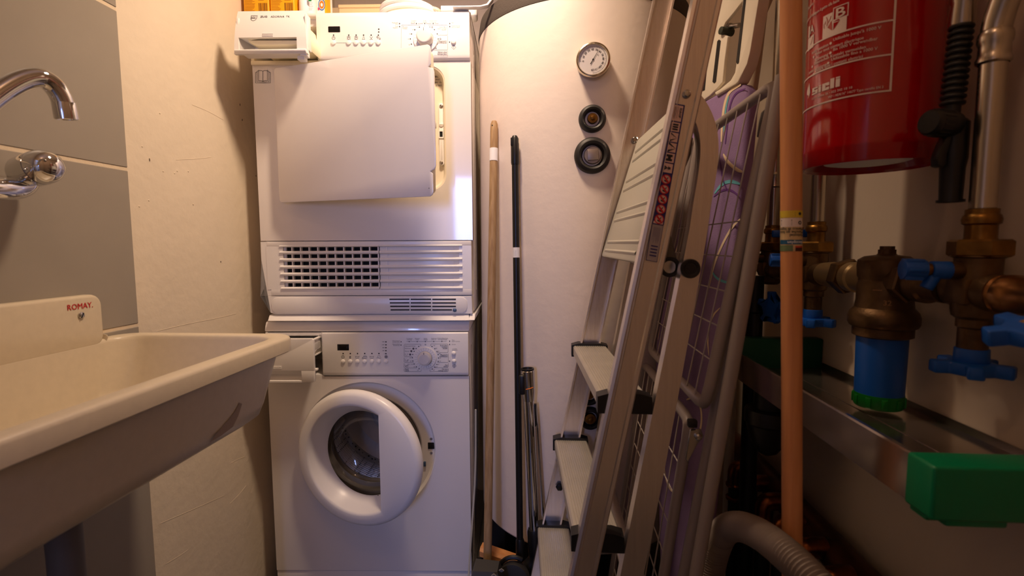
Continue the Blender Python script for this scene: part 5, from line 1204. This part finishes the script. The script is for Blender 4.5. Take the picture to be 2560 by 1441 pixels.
q.quadstrip([(-wst+2*wst*.15, zt_-hh*.24), (-wst+2*wst*.52, zt_-hh*.24)], f, .0022)
for k in range(3): q.quadstrip([(-wst+2*wst*.15, zt_-hh*(.29+.03*k)), (-wst+2*wst*.52, zt_-hh*(.29+.03*k))], f, .0007)
q.disc(-wst+2*wst*.78, zt_-hh*.08, .0022, f, 10); q.disc(-wst+2*wst*.78, zt_-hh*.30, .0026, f, 12, .0012)
build(q, 'sticker_print', inkd, lb, kind='stuff')
q = MB(); z0 = zt_-hh*.752; q.text('decoplan', .0056, lambda a, b: f(-a+wst*2*.40, z0-b), bold=.02); build(q, 'sticker_logo', paperw, lb)

# ================= fire extinguisher on the right wall
EX, EY, ER = .4905, .835, .0888
def exdist(px, py): pass
_dd = math.hypot(EX, EY); _tl = math.sqrt(_dd**2-ER**2); _am = math.atan2(EX, EY)-math.asin(ER/_dd)
EZ = aY(2012, 430, _tl*math.cos(_am)).z
ext = thing('fire_extinguisher', (EX, EY, EZ), 'red fire extinguisher with white multilingual print hanging on the right wall', 'fire extinguisher')
build(MB().lathe([(ER-.004, .004), (ER-.001, .0), (ER, .002), (ER, .022), (ER+.0006, .024), (ER-.0002, .027), (ER-.0002, .41), (ER-.004, .435), (ER-.02, .462), (ER-.045, .478), (.02, .485), (.02, .50)], (EX, EY, EZ), (0, 0, 1), 96), 'cylinder', redm, ext, sharp=50)
build(MB().lathe([(ER-.004, .004), (ER-.010, .018), (ER-.03, .022), (.001, .022)], (EX, EY, EZ), (0, 0, 1), 64), 'base_dish', redm, ext)
build(MB().lathe([(.058, .0205), (.057, .0085), (.05, .0070), (.001, .0070)], (EX, EY, EZ), (0, 0, 1), 40), 'base_disc', paperw, ext)
vh = build(MB().lathe([(.018, .50), (.022, .505), (.022, .535), (.014, .545), (.001, .546)], (EX, EY, EZ), (0, 0, 1), 28), 'valve', brass, ext)
build(MB().bar([V((EX-.01, EY, EZ+.545)), V((EX-.05, EY-.02, EZ+.565)), V((EX-.12, EY-.05, EZ+.56))], .012, (0, 0, .003)), 'lever', blackp, vh)
build(MB().bb(EX+ER-.012, XR-.0005, EY-.025, EY+.025, EZ+.36, EZ+.42, .004).bb(EX+ER-.006, XR-.0005, EY-.012, EY+.012, EZ+.10, EZ+.14, .002), 'wall_bracket', redm, ext)
def onE(px, py):
    r = ray(px, py); a = r.x**2+r.y**2; b_ = -EX*r.x-EY*r.y; c = EX*EX+EY*EY-ER*ER
    dsc = max(0.0, b_*b_-a*c); t = (-b_-math.sqrt(dsc))/a; p = CAM+r*t
    return (math.atan2(p.y-EY, p.x-EX)*ER, p.z)
def fixs(s_): return s_ if s_ < 0 else s_-2*math.pi*ER
def ef(s_, z, l=.0005): a = s_/ER; return V((EX+(ER+l)*math.cos(a), EY+(ER+l)*math.sin(a), z))
def es(px, py): s_, z = onE(px, py); return (fixs(s_), z)
def etext(q, txt, p0, p1, hpx, bold=.01, al=None):
    (s0, z0), (s1, z1) = es(*p0), es(*p1); h = abs(es(p1[0], p1[1]-hpx)[1]-es(*p1)[1])*1.38
    cu = bpy.data.curves.new('t', 'FONT'); cu.body = txt; cu.size = h; ob = bpy.data.objects.new('t', cu); C.objects.link(ob); bpy.context.view_layer.update()
    wd_ = max(ob.dimensions.x, 1e-4); bpy.data.objects.remove(ob); bpy.data.curves.remove(cu)
    k = min((s1-s0)/wd_, 1.05); s0 = s1-wd_*k
    return q.text(txt, h, lambda a, b: ef(s0+a, z1+b), bold=bold, xs=k)
def eline(q, p0, p1, w, n=24):
    (s0, z0), (s1, z1) = es(*p0), es(*p1); return q.quadstrip([(s0+(s1-s0)*i/n, z0+(z1-z0)*i/n) for i in range(n+1)], ef, w)
sR, zR = es(2225.5, 226)
def zat(px, py): return es(px, py)[1]
zA, zB, zC_ = zat(2221, 52), zat(2221, 137), zat(2221, 227)
sL = sR-.150
q = MB()
for z in (zA, zB, zC_): q.quadstrip([(sL+(sR-sL)*i/40, z) for i in range(41)], ef, .0021)
q.quadstrip([(sR, zC_-.001), (sR, zC_+.06), (sR, zC_+.30)], ef, .0026)
q.quadstrip([(sL, zC_-.001), (sL, zC_+.06), (sL, zC_+.30)], ef, .0026)
build(q, 'print_frame', whiteink, ext)
q = MB()
etext(q, 'Utilisable jusqu’à 1000 V', (2083, 107), (2202, 72), 8); etext(q, 'Éviter tout contact électrique', (2040, 140), (2158.5, 98), 8)
etext(q, 'Bis 1000 V verwendbar', (2083, 131), (2193, 100), 8); etext(q, 'Elektrischen Kontakt vermeiden', (2036, 167), (2163.6, 121), 8)
etext(q, 'Utilizzabile fino a 1000 V', (2078, 157), (2193, 124.5), 8); etext(q, 'Evitare tutti i contatti elettrici', (2039, 189), (2156, 144.5), 8)
for s_, p0, p1 in (('sous tension', (2016, 140), (2071, 115)), ('Spannung', (2030, 156), (2071, 139)), ('sotto tensione', (2018, 184), (2067, 164))): etext(q, s_, p0, p1, 8)
for p in ((2077, 108.5), (2076.5, 132.5), (2071, 158), (2035, 143), (2031.5, 167), (2035, 186)):
    s_, z = es(*p); q.disc(s_, z, .0019, ef, 12)
etext(q, '1211 Genève 26 • 022 342 18 18', (2022, 260), (2129, 221.5), 6); etext(q, 'VKF / AEAI N° 14677 Type certifié EN 3', (2070, 254), (2208, 220.5), 6.5)
etext(q, 'dirigere il getto alla base', (2034, 38), (2098, 4), 8); etext(q, 'impugnare la lancia', (2012, 64), (2040, 34), 8); etext(q, 'Flamme', (2016, 26), (2034, 11), 8)
build(q, 'small_lettering', whiteink, ext, kind='stuff')
q = MB()
(s0, z0), (s1, z1) = es(2031, 239), es(2102.5, 213)
hh = (es(2102, 188)[1]-es(2102, 213)[1]); ww = s1-s0
def blk(u0, u1, v0, v1): q.rect(s0+ww*u0, s0+ww*u1, z0+hh*v0, z0+hh*v1, ef)
# heavy block letters s i c l i
for r_ in ((.0, .25, .0, .17), (.0, .25, .28, .44), (.0, .25, .56, .72), (.0, .10, .36, .72), (.15, .25, .0, .44), (.28, .38, .0, .56), (.28, .38, .60, .74), (.42, .54, .0, .74), (.42, .66, .0, .19), (.42, .66, .54, .74), (.56, .66, .44, .74), (.56, .66, .0, .28), (.69, .81, .0, 1.0), (.85, .97, .0, .80), (.85, .97, .85, 1.0)): blk(*r_)
(a0, b0) = es(2022, 231); fl = [(-.0045, -.002), (-.0052, .004), (-.003, .009), (-.0005, .014), (.0005, .018), (.0015, .0205), (.0022, .016), (.0012, .011), (.0045, .004), (.005, -.001), (.003, -.007), (-.0005, -.0125), (.001, -.006)]
b_ = bmesh.new(); b_.faces.new([b_.verts.new(ef(a0+x*1.1, b0+z_*.72-.001)) for x, z_ in fl]); bmesh.ops.triangulate(b_, faces=b_.faces); q._merge(b_)
build(q, 'brand_lettering', whiteink, ext, kind='stuff')
q = MB()
(s0, z1) = es(2059, 42); (s1, z0) = es(2116, 73.5); z0 = es(2059, 98)[1]; ww, hh = s1-s0, z1-z0
q.rect(s0, s1, z0, z0+hh*.60, ef); q.rect(s0, s0+ww*.44, z0+hh*.60, z0+hh, ef)
for a, b in (((.47, .62), (1.03, .62)), ((.47, 1.14), (1.03, 1.14)), ((.47, .60), (.47, 1.16)), ((1.03, .60), (1.03, 1.16))): q.quadstrip([(s0+ww*(a[0]+(b[0]-a[0])*i/6), z0+hh*(a[1]+(b[1]-a[1])*i/6)) for i in range(7)], ef, .0012)
q.text('B', hh*.60, lambda a, b: ef(s0+ww*.53+a, z0+hh*.66+b), bold=.025, xs=1.35)
(s2, z2) = es(2036, 83); (s3, z3) = es(2036, 116)
q.rect(s2-.020, s2, z3, z3+(z2-z3)*.95, ef); q.text('A', .017, lambda a, b: ef(s2-.0125+a, z2+.003+b), bold=.03, xs=1.0); q.rect(s2-.020, s2-.014, z2, z2+.017, ef)
build(q, 'class_symbols', whiteink, ext, kind='stuff')
def el(u, v): return ef(s0+ww*u, z0+hh*v, .0009)
q = MB(); b_ = bmesh.new()
for tri in (((.24, .42), (.46, .20), (.41, .66)), ((.50, .20), (.74, .50), (.50, .50)), ((.47, .56), (.76, .52), (.70, .60))): b_.faces.new([b_.verts.new(el(*w_)) for w_ in tri])
q._merge(b_)
for pts in (((.08, .45), (.06, .62), (.16, .74), (.14, .60)), ((.20, .50), (.24, .66), (.20, .84), (.16, .90)), ((.26, .62), (.34, .74), (.38, .86))): q.quadstrip(pts, lambda u, v: el(u, v), .028)
for pts in (((-.78, .1), (-.70, .16), (-.60, .38)), ((-.86, .45), (-.66, .62)), ((-.88, .9), (-.82, 1.1))): q.quadstrip(pts, lambda u, v: el(u, v), .03)
build(q, 'symbol_cutouts', redm, ext)
# hose and discharge gun beside the cylinder
def hp(px, py, Y): return aY(px, py, Y)
HA = hp(2404, 62, .715); HB = hp(2380, 268, .715)
pts = [HA.lerp(HB, i/5) for i in range(6)]
d_ = (HB-HA); L = d_.length; nr = 13
prof = []
for i in range(nr):
    h0_ = L*i/nr; prof += [(.0098, h0_), (.0133, h0_+L/nr*.2), (.0138, h0_+L/nr*.45), (.0130, h0_+L/nr*.66), (.0098, h0_+L/nr*.8)]
hs = build(MB().lathe([(.001, 0)]+prof+[(.0095, L), (.0095, L+.02), (.001, L+.02)], HA, d_, 28), 'hose_sleeve', rubber, ext)
u_ = -d_.normalized()
build(MB().lathe([(.0125, -.002), (.0135, 0), (.0130, .026), (.0140, .028), (.0140, .033), (.0115, .035)], HA, u_, 32, True), 'hose_ferrule', pipem, ext)
build(MB().tube(smooth([HA+u_*.03, HA+u_*.12, HA+u_*.22+V((-.01, .02, 0)), V((EX+.05, EY-.02, EZ+.56)), V((EX, EY, EZ+.53))], 3), .0095, 16), 'hose', rubber, ext)
gq_ = MB()
GA = hp(2388, 300, .712); GB = hp(2376, 500, .712)
gq_.lathe([(.012, .0), (.0155, .004), (.0155, .05), (.0135, .062), (.0125, .10), (.0125, .105), (.0152, .106), (.0152, (GB-GA).length), (.011, (GB-GA).length+.001), (.010, (GB-GA).length-.02), (.001, (GB-GA).length-.02)], GA, GB-GA, 28, True)
gn = build(gq_, 'discharge_nozzle', blackp, ext)
K = hp(2345, 308, .700)
kq = MB(); n_ = 30
kd = V((-1, -.28, .05)).normalized(); ke = K+kd*.012
loops = []
for r, h in ((.0155, -.036), (.0168, -.030), (.0170, -.004), (.0160, .001), (.0140, .0035)): loops.append((r, h))
kq.lathe(loops+[(.0005, .0035)], ke, kd, 36, True); kb = build(kq, 'nozzle_knob', blackp, gn)
q = MB(); x_, y_, _ = frame(kd)
for i in range(20):
    a = 2*math.pi*i/20; q.box(ke+x_*(.0168*math.cos(a))+y_*(.0168*math.sin(a))-kd*.012, (.0014, .0014, .016), Mx((x_, y_, kd)).transposed())
build(q, 'knob_ridges', blackp, kb, kind='stuff')
build(MB().cyl(ke-kd*.03, GA+V((0, 0, -.012)), .011, n=20), 'knob_neck', blackp, gn)
P = [aY(x, y, .70) for x, y in ((2372, 335), (2362, 350), (2352, 372), (2345, 392), (2345, 415), (2360, 418), (2368, 410), (2369, 385), (2380, 362), (2386, 340))]
build(MB().prism(P, (0, .014, 0), .002), 'trigger', blackp, gn)

# ================= pipework on the right wall
PX = .545
def hexnut(q, p, ax, r, h, ch_=.12, ref=None):
    q.lathe([(r*(1-ch_), 0), (r, h*.12), (r, h*.88), (r*(1-ch_), h)], p, ax, 6, True, ref); return q
def vert(px, py): return aX(px, py, PX)
# near vertical supply pipe
YA = .685; ZM = 1.003
pipe = thing('water_pipe', (PX, YA, 1.10), 'shiny zinc water pipe nearest the camera rising beside the extinguisher hose', 'pipe')
build(MB().cyl((PX, YA, 1.102), (PX, YA, 1.305), .0140, n=36), 'pipe', pipem, pipe)
build(MB().lathe([(.0150, 0), (.0175, .002), (.0178, .006), (.0160, .010), (.0156, .022), (.0172, .026), (.0176, .032), (.0168, .037), (.0150, .040)], (PX, YA, 1.278), (0, 0, 1), 36), 'press_collar', pipem, pipe)
build(MB().tube(smooth([(PX, YA, 1.305), (PX, YA, 1.325), (PX, YA-.010, 1.352), (PX, YA-.028, 1.385), (PX, YA-.05, 1.44), (PX, YA-.07, 1.53)], 3), .0150, 28), 'bent_pipe', pipem, pipe)
def star(q, c, ax, R, h, n_=5, ref=None):
    x, y, a = frame(ax, ref); P = []
    for i in range(n_):
        for dt, r in ((-.30, .62), (-.21, .97), (-.16, 1.0), (.16, 1.0), (.21, .97), (.30, .62)): 
            t = 2*math.pi*i/n_+dt; P.append(V(c)+x*(R*r*math.cos(t))+y*(R*r*math.sin(t)))
    return q.prism(P, a*h, .0025, 2)
def valve(Y, label, s=1.0, cock=True, handle='down', ref=None):
    t = thing('stop_valve', (PX, Y, ZM-.14), label, 'valve', group=None)
    q = MB(); q.lathe([(.0155*s, .052), (.0175*s, .054), (.0180*s, .058), (.0165*s, .062), (.0165*s, .078), (.0195*s, .080), (.0202*s, .085), (.0190*s, .090), (.0170*s, .092), (.0170*s, .098), (.0142*s, .0985)], (PX, Y, ZM), (0, 0, 1), 36, True); build(q, 'press_fitting', brass, t)
    q = MB(); hexnut(q, (PX, Y, ZM+.038*s), (0, 0, 1), .0330*s, .022*s, .10, (1, .2, 0)); build(q, 'union_nut', brass, t)
    q = MB(); q.lathe([(.0275*s, .042*s), (.0285*s, .038*s), (.0245*s, .036*s), (.0240*s, .005), (.0255*s, -.012), (.0250*s, -.030*s), (.0235*s, -.038*s), (.0160*s, -.044*s)], (PX, Y, ZM), (0, 0, 1), 36, True)
    q.lathe([(.0220*s, -.036*s), (.0230*s, -.030*s), (.0238*s, -.012), (.0238*s, .012), (.0230*s, .030*s), (.0220*s, .036*s)], (PX, Y, ZM-.006), (0, 1, 0), 36, True)
    q.box((PX-.020*s, Y, ZM-.006), (.014, .034*s, .034*s), None, .004)
    build(q, 'valve_body', bronze, t)
    if handle == 'down':
        q = MB(); q.lathe([(.0185*s, 0), (.0185*s, .014), (.0160*s, .016), (.0160*s, .046)], (PX, Y, ZM-.038*s), (0, 0, -1), 32, True); build(q, 'spindle', bronze, t)
        hz = ZM-.100*s
        hw = MB(); star(hw, (PX, Y, hz-.014), (0, 0, 1), .0430*s, .0165, 5, (-.35, -.6, 0)); hb = build(hw, 'hand_wheel', bluep, t)
        build(MB().cyl((PX, Y, hz), (PX, Y, hz+.020*s), .0185*s, .0180*s, 28, .001), 'wheel_hub', bluep, hb)
        build(MB().cyl((PX, Y, hz-.0165), (PX, Y, hz-.013), .011*s, n=20, bev=.0008), 'wheel_cap', greenc, hb)
    if cock:
        ax = V((-1, .16, .03)).normalized(); c0 = V((PX-.020*s, Y, ZM+.020))
        ck = build(MB().cyl(c0, c0+ax*.014, .0115*s, n=20), 'drain_cock', bronze, t)
        build(MB().cyl(c0+ax*.012, c0+ax*.034, .0115*s, n=24, bev=.001), 'drain_body', bluep, ck)
        o_ = c0+ax*.026; build(MB().lathe([(.0085*s, 0), (.0075*s, .026), (.0045*s, .026), (.004*s, .018), (.0003, .018)], o_, V((-.45, .1, -1)), 20, True), 'drain_spout', bluep, ck)
        build(MB().cyl(c0+ax*.033, c0+ax*.041, .0085*s, n=16), 'drain_neck', brass, ck)
        kb = MB().cyl(c0+ax*.040, c0+ax*.066, .0130*s, n=24, bev=.002); x_, y_, _ = frame(ax)
        for i in range(6):
            a = math.pi*i/3; kb.box(c0+ax*.054+x_*(.0130*s*math.cos(a))+y_*(.0130*s*math.sin(a)), (.005, .005, .020), Mx((x_, y_, ax)).transposed(), .0012)
        build(kb, 'drain_knob', bluep, ck)
    return t
va = valve(YA, 'large bronze stop valve under the near zinc pipe with blue star handle')
q = MB(); q.lathe([(.0225, 0), (.0232, .003), (.0225, .004), (.0215, .006), (.0238, .009), (.0242, .020), (.0225, .024), (.0225, .05), (.024, .055), (.024, .30)], (PX, YA-.036, ZM-.006), (0, -1, 0), 36, True)
build(q, 'coupling', mat('copper_brass', (168, 122, 76), .32, metal=1.0, var=.3, vscale=24, col2=(130, 82, 44)), va)
q = MB(); nx = V((.0, 0, 0)); w2 = thing('drain_valve', (.53, .575, .93), 'blue handled valve cut by the right frame edge below the coupling', 'valve')
q = MB(); cc = aY(2592, 852, .535); star(q, cc, V((-.25, -.15, 1)), .041, .018, 5, (-1, .3, 0)); hb2 = build(q, 'hand_wheel', bluep, w2)
build(MB().cyl(cc+V((.0, .0, .0)), (cc.x+.005, cc.y+.01, ZM-.03), .016, n=24), 'spindle', bronze, w2)
# water filter
YF_ = .845; FXp = .535
fl_ = thing('water_filter', (FXp, YF_, .795), 'bronze water filter with blue cup and green bottom ring over the drip tray', 'water filter')
zf = lambda py: aX(2205, py, FXp).z
build(MB().lathe([(.012, zf(624)), (.012, zf(634)), (.014, zf(637)), (.030, zf(641)), (.0385, zf(650)), (.0395, zf(665)), (.0385, zf(690)), (.036, zf(697)), (.0360, zf(702)), (.0385, zf(712)), (.0385, zf(750)), (.040, zf(768)), (.046, zf(778)), (.0485, zf(790)), (.0485, zf(806)), (.046, zf(814)), (.0415, zf(818)), (.0415, zf(838)), (.036, zf(842))], (FXp, YF_, 0), (0, 0, 1), 48, True), 'filter_head', bronze, fl_)
build(MB().lathe([(.010, 0), (.010, .006)], (FXp, YF_, zf(625)), (0, 0, 1), 6, True), 'vent_plug', bronze, fl_)
build(MB().lathe([(.0352, zf(838)), (.0352, zf(850)), (.0340, zf(985)), (.0340, zf(988))], (FXp, YF_, 0), (0, 0, 1), 48, True), 'filter_cup', bluep, fl_)
q = MB(); q.lathe([(.0345, zf(985)), (.0347, zf(990)), (.0345, zf(1015)), (.0325, zf(1020)), (.001, zf(1020))], (FXp, YF_, 0), (0, 0, 1), 48, True)
for i in range(10):
    a = 2*math.pi*i/10; q.box((FXp+.0345*math.cos(a), YF_+.0345*math.sin(a), zf(1003)), (.004, .008, .016), Mx.Rotation(a, 3, 'Z'), .001)
build(q, 'bottom_ring', greenc, fl_)
q = MB(); nn_ = V((-.50, -.82, 0)).normalized(); xx_ = V((-nn_.y, nn_.x, 0))
q.text('32', .011, lambda a, b: V((FXp, YF_, zf(757)))+nn_*.0392+xx_*(a-.002)+V((0, 0, b)), bold=.03)
q.quadstrip([(-.016, .023), (-.004, .023)], lambda a, b: V((FXp, YF_, zf(757)))+nn_*.0392+xx_*(a)+V((0, 0, b)), .002)
build(q, 'cast_numbers', mat('bronze_light', (146, 106, 68), .45, metal=.8), fl_)
cm = bronze
q = MB(); q.lathe([(.026, 0), (.026, .018), (.022, .020), (.024, .040), (.0265, .042), (.0265, .060), (.0225, .064), (.0225, .094)], (FXp+.004, YF_-.028, ZM-.004), (0, -1, 0), 36, True); build(q, 'outlet_neck', bronze, fl_)
q = MB(); hexnut(q, (FXp+.002, YF_-.044, ZM-.004), (0, -1, 0), .031, .016, .1, (1, 0, .3)); build(q, 'outlet_nut', bronze, fl_)
q = MB(); q.lathe([(.026, 0), (.025, .03), (.0235, .04), (.0265, .044), (.0265, .062), (.0235, .066), (.0245, .12), (.022, .151)], (FXp, YF_+.028, ZM-.004), (0, 1, 0), 36, True); build(q, 'inlet_neck', mat('bronze_pale', (166, 140, 100), .42, metal=.75, bump=.2, bscale=120), fl_)
q = MB(); hexnut(q, (FXp, YF_+.095, ZM-.004), (0, 1, 0), .032, .024, .08, (1, 0, .3)); build(q, 'inlet_nut', bronze, fl_)
PX = .535
YB_, YC_ = 1.062, 1.262
vb = valve(YB_, 'middle bronze stop valve behind the beech broomstick, blue star handle below', .98)
vc = valve(YC_, 'furthest bronze stop valve half hidden behind the grey rack tubes', .98, True, 'none')
for Y, lab in ((YB_, 'grey pressed water pipe rising behind the fire extinguisher bottom'), (YC_, 'furthest water pipe rising left of the beech broomstick')):
    t = thing('water_pipe', (PX, Y, 1.09), lab, 'pipe')
    build(MB().cyl((PX, Y, 1.102), (PX, Y, 1.62), .0140, n=28), 'pipe', pipem, t)
    build(MB().lathe([(.0150, 0), (.0170, .003), (.0155, .010), (.0155, .026), (.0172, .031), (.0150, .036)], (PX, Y, 1.19 if Y > 1.2 else 1.26), (0, 0, 1), 28), 'press_collar', pipem, t)
q = MB(); q.cyl((PX, YB_+.037, ZM-.006), (PX, YC_-.034, ZM-.006), .021, n=28); build(q, 'link_pipe', bronze, vc)
# blue wheel with red mark seen between the pipes, and the side wheel of the last valve
q = MB(); c0 = V((PX, 1.160, 1.078)); star(q, c0+V((0, 0, -.006)), (0, 0, 1), .042, .016, 5, (1, .2, 0)); hb3 = build(q, 'upper_wheel', bluep, vc)
build(MB().cyl(c0+V((0, 0, .008)), c0+V((0, 0, .016)), .020, n=20, bev=.001), 'red_cap', redm, hb3)
build(MB().cyl((c0.x, c0.y, c0.z-.005), (c0.x, c0.y, ZM+.012), .010, n=16), 'upper_spindle', bronze, vc)
c0 = aX(1935, 770, PX-.05); q = MB(); star(q, c0, V((-1, -.35, 0)), .036, .014, 5, (0, 0, 1)); hb3 = build(q, 'side_wheel', bluep, vc)
build(MB().cyl(c0, c0+V((.05, .02, 0)), .011, n=20).cyl(c0+V((.045, .018, -.05)), c0+V((.045, .018, .09)), .011, n=20).lathe([(.011, 0), (.016, .004), (.016, .02), (.011, .024)], c0+V((.045, .018, -.062)), (0, 0, 1), 6, True), 'side_branch', mat('green_bronze', (96, 112, 84), .6, metal=.3), vc)
PX = .545

# ================= drip tray under the valves
TY0, TY1, TXf = .585, 1.135, .410
tr_ = thing('drip_tray', ((TXf+XR)/2, (TY0+TY1)/2, .762), 'long wet stainless drip tray fixed to the right wall under the valves', 'tray')
pr = [(XR-.001, .797), (XR-.003, .797), (XR-.004, .786), (TXf+.010, .782), (TXf+.0095, .818), (TXf+.0085, .8205), (TXf+.0015, .8215), (TXf, .819), (TXf, .764), (TXf+.012, .762), (TXf+.012, .764), (TXf+.0025, .766), (TXf+.0025, .7795), (XR-.001, .7815)]
build(MB().loft([[V((a, y, b)) for a, b in pr] for y in (TY0, TY1)]), 'channel', traym, tr_, sharp=25)
q = MB(); q.bb(TXf+.10, TXf+.104, TY0, TY1, .783, .7852, .0006, 1); build(q, 'floor_crease', traym, tr_)
gc = build(MB().prism([V((TXf-.006, TY0-.042, .764)), V((TXf-.006, TY0-.042, .824)), V((XR-.002, TY0-.042, .824)), V((XR-.002, TY0-.042, .764))], (0, .042, 0), .004, 3), 'end_cap', greenp, tr_, label='green plastic end cap nearest the camera')
q = MB(); q.bb(TXf+.012, TXf+.075, TY0-.038, TY0-.004, .756, .766, .003); q.bb(TXf-.002, TXf+.03, TY0-.03, TY0-.004, .758, .766, .002); build(q, 'end_cap_lip', greenp, gc)
build(MB().bb(TXf-.006, XR-.002, TY1, TY1+.029, .764, .85, .004), 'end_cap', mat('green_dark', (4, 74, 48), .4), tr_, label='dark green end cap at the far end')
# black trap under the tray and the black standpipe at its end
t = thing('bottle_trap', (.46, 1.07, .63), 'black plastic bottle trap hanging under the far end of the drip tray', 'trap')
zt_ = lambda py: aX(1900, py, .46).z
build(MB().lathe([(.030, .762), (.030, zt_(1003)), (.0455, zt_(1006)), (.047, zt_(1012)), (.047, zt_(1038)), (.043, zt_(1043)), (.040, zt_(1062)), (.032, zt_(1090)), (.020, zt_(1112)), (.006, zt_(1121)), (.0005, zt_(1122))], (.46, 1.07, 0), (0, 0, 1), 40, True), 'trap_cup', blackp, t)
build(MB().tube([V((.485, 1.09, zt_(1025))), V((.54, 1.13, zt_(1025))), V((XR-.012, 1.165, zt_(1025)))], .018, 20), 'waste_arm', blackp, t)
t = thing('black_standpipe', (.468, 1.184, 0), 'black plastic pipe standing behind the rack tubes at the far tray end', 'pipe')
build(MB().cyl((.468, 1.184, 0), (.468, 1.184, .985), .0185, n=28), 'pipe', blackp, t)
build(MB().lathe([(.0185, 0), (.023, .004), (.023, .026), (.0185, .03)], (.468, 1.184, .90), (0, 0, 1), 28), 'socket', blackp, t)
t = MB().cyl((.50, 1.40, 0), (.50, 1.40, .80), .013, n=24)
build(t, 'white_pipe', plastw, None, label='thin white vertical pipe beside the ironing board behind the trap', cat='pipe')
# copper manifold low on the wall
mf = thing('copper_manifold', (.545, .85, .42), 'dark copper heating manifold with a row of elbows low on the right wall', 'manifold')
build(MB().cyl((.552, .30, .462), (.552, 1.52, .462), .032, n=36), 'header_pipe', mat('dark_copper', (104, 60, 36), .4, metal=.7, var=.4, vscale=16, col2=(60, 36, 22)), mf)
for i in range(7):
    Y = .79+i*.0875; c0 = V((.490, Y, .462))
    e = build(MB().tube(smooth([(.53, Y, .474), (.508, Y, .474), (.494, Y, .472), (.488, Y, .462), (.488, Y, .450), (.488, Y, .425)], 2), .0200, 20), 'elbow', copper, mf)
    build(MB().lathe([(.0205, 0), (.0235, .003), (.0235, .008), (.0205, .012)], (.488, Y, .421), (0, 0, 1), 24), 'elbow_ring', copper, e)
    build(MB().lathe([(.018, 0), (.0225, .003), (.0225, .009), (.018, .012)], (.488, Y, .385), (0, 0, 1), 24), 'lower_ring', copper, e)
    build(MB().cyl((.488, Y, .0), (.488, Y, .425), .0165, n=20), 'riser_hose', blackp, mf)
# corrugated grey hose in the foreground
hc = [aY(1766, 1560, .86), aY(1774, 1440, .855), aY(1788, 1375, .845), aY(1808, 1325, .82), aY(1845, 1313, .785), aY(1895, 1332, .735), aY(1950, 1372, .682), aY(2010, 1428, .64), aY(2075, 1500, .605), aY(2150, 1600, .58)]
hc += [V((hc[-1].x+.03, hc[-1].y-.03, hc[-1].z-.12)), V((hc[-1].x+.04, hc[-1].y-.05, .03)), V((hc[-1].x+.0, hc[-1].y-.15, .026))]
hc[0:0] = [V((hc[0].x-.01, hc[0].y+.03, .026)), V((hc[0].x-.005, hc[0].y+.012, .10))]
hs_ = smooth(hc, 3); cum = [0]
for a, b in zip(hs_, hs_[1:]): cum.append(cum[-1]+(b-a).length)
step = .0054/6; N = int(cum[-1]/step); P = []; R_ = []; j = 0
for i in range(N+1):
    s_ = cum[-1]*i/N
    while j < len(cum)-2 and cum[j+1] < s_: j += 1
    P.append(hs_[j].lerp(hs_[j+1], (s_-cum[j])/max(1e-9, cum[j+1]-cum[j]))); R_.append(.0208+.0016*math.cos(2*math.pi*i/6)+(.0004 if i % 6 == 0 else 0))
h_ = build(MB().tube(P, .022, 20, radii=R_), 'corrugated_hose', hosem, None, label='thick grey corrugated hose arching across the floor in the foreground', cat='hose', sharp=80)
# black plastic pump box on the floor by the hose
t = thing('black_pump_box', (.385, 1.02, 0), 'low black plastic box on the floor behind the corrugated hose', 'box')
build(MB().loft([[V((a, b, z)) for a, b in rrect(x0, x1, y0, y1, .02, 4)] for x0, x1, y0, y1, z in ((.35, .44, .90, 1.12, 0), (.352, .438, .902, 1.118, .20), (.360, .425, .915, 1.105, .215))]), 'housing', blackp, t)
build(MB().lathe([(.030, .215), (.030, .228), (.03, .236), (.001, .237)], (.393, 1.0, 0), (0, 0, 1), 28, True), 'lid', mat('soft_black', (40, 38, 37), .5), t)

# the ceiling spotlight, and a holder added for the fill light, above the picture
t = thing('ceiling_spotlight', (LAMP.x, LAMP.y, LAMP.z+.02), 'small white ceiling spotlight above the sink and the dryer', 'lamp')
build(MB().cyl((LAMP.x, LAMP.y, ZC-.022), (LAMP.x, LAMP.y, ZC-.0005), .05, n=28, bev=.003), 'base', plastw, t)
build(MB().cyl((LAMP.x, LAMP.y, LAMP.z+.09), (LAMP.x, LAMP.y, ZC-.02), .008, n=14).lathe([(.03, .10), (.055, .05), (.058, .02), (.055, .02), (.052, .05), (.028, .095)], (LAMP.x, LAMP.y, LAMP.z), (0, 0, 1), 32), 'hood', plastw, t)
t = thing('fill_light_holder', (-.10, .10, 2.215), 'bare white holder on the ceiling, added for the unseen fill light', 'lamp')
build(MB().cyl((-.10, .10, 2.262), (-.10, .10, ZC-.0005), .022, n=24, bev=.003), 'holder', plastw, t)
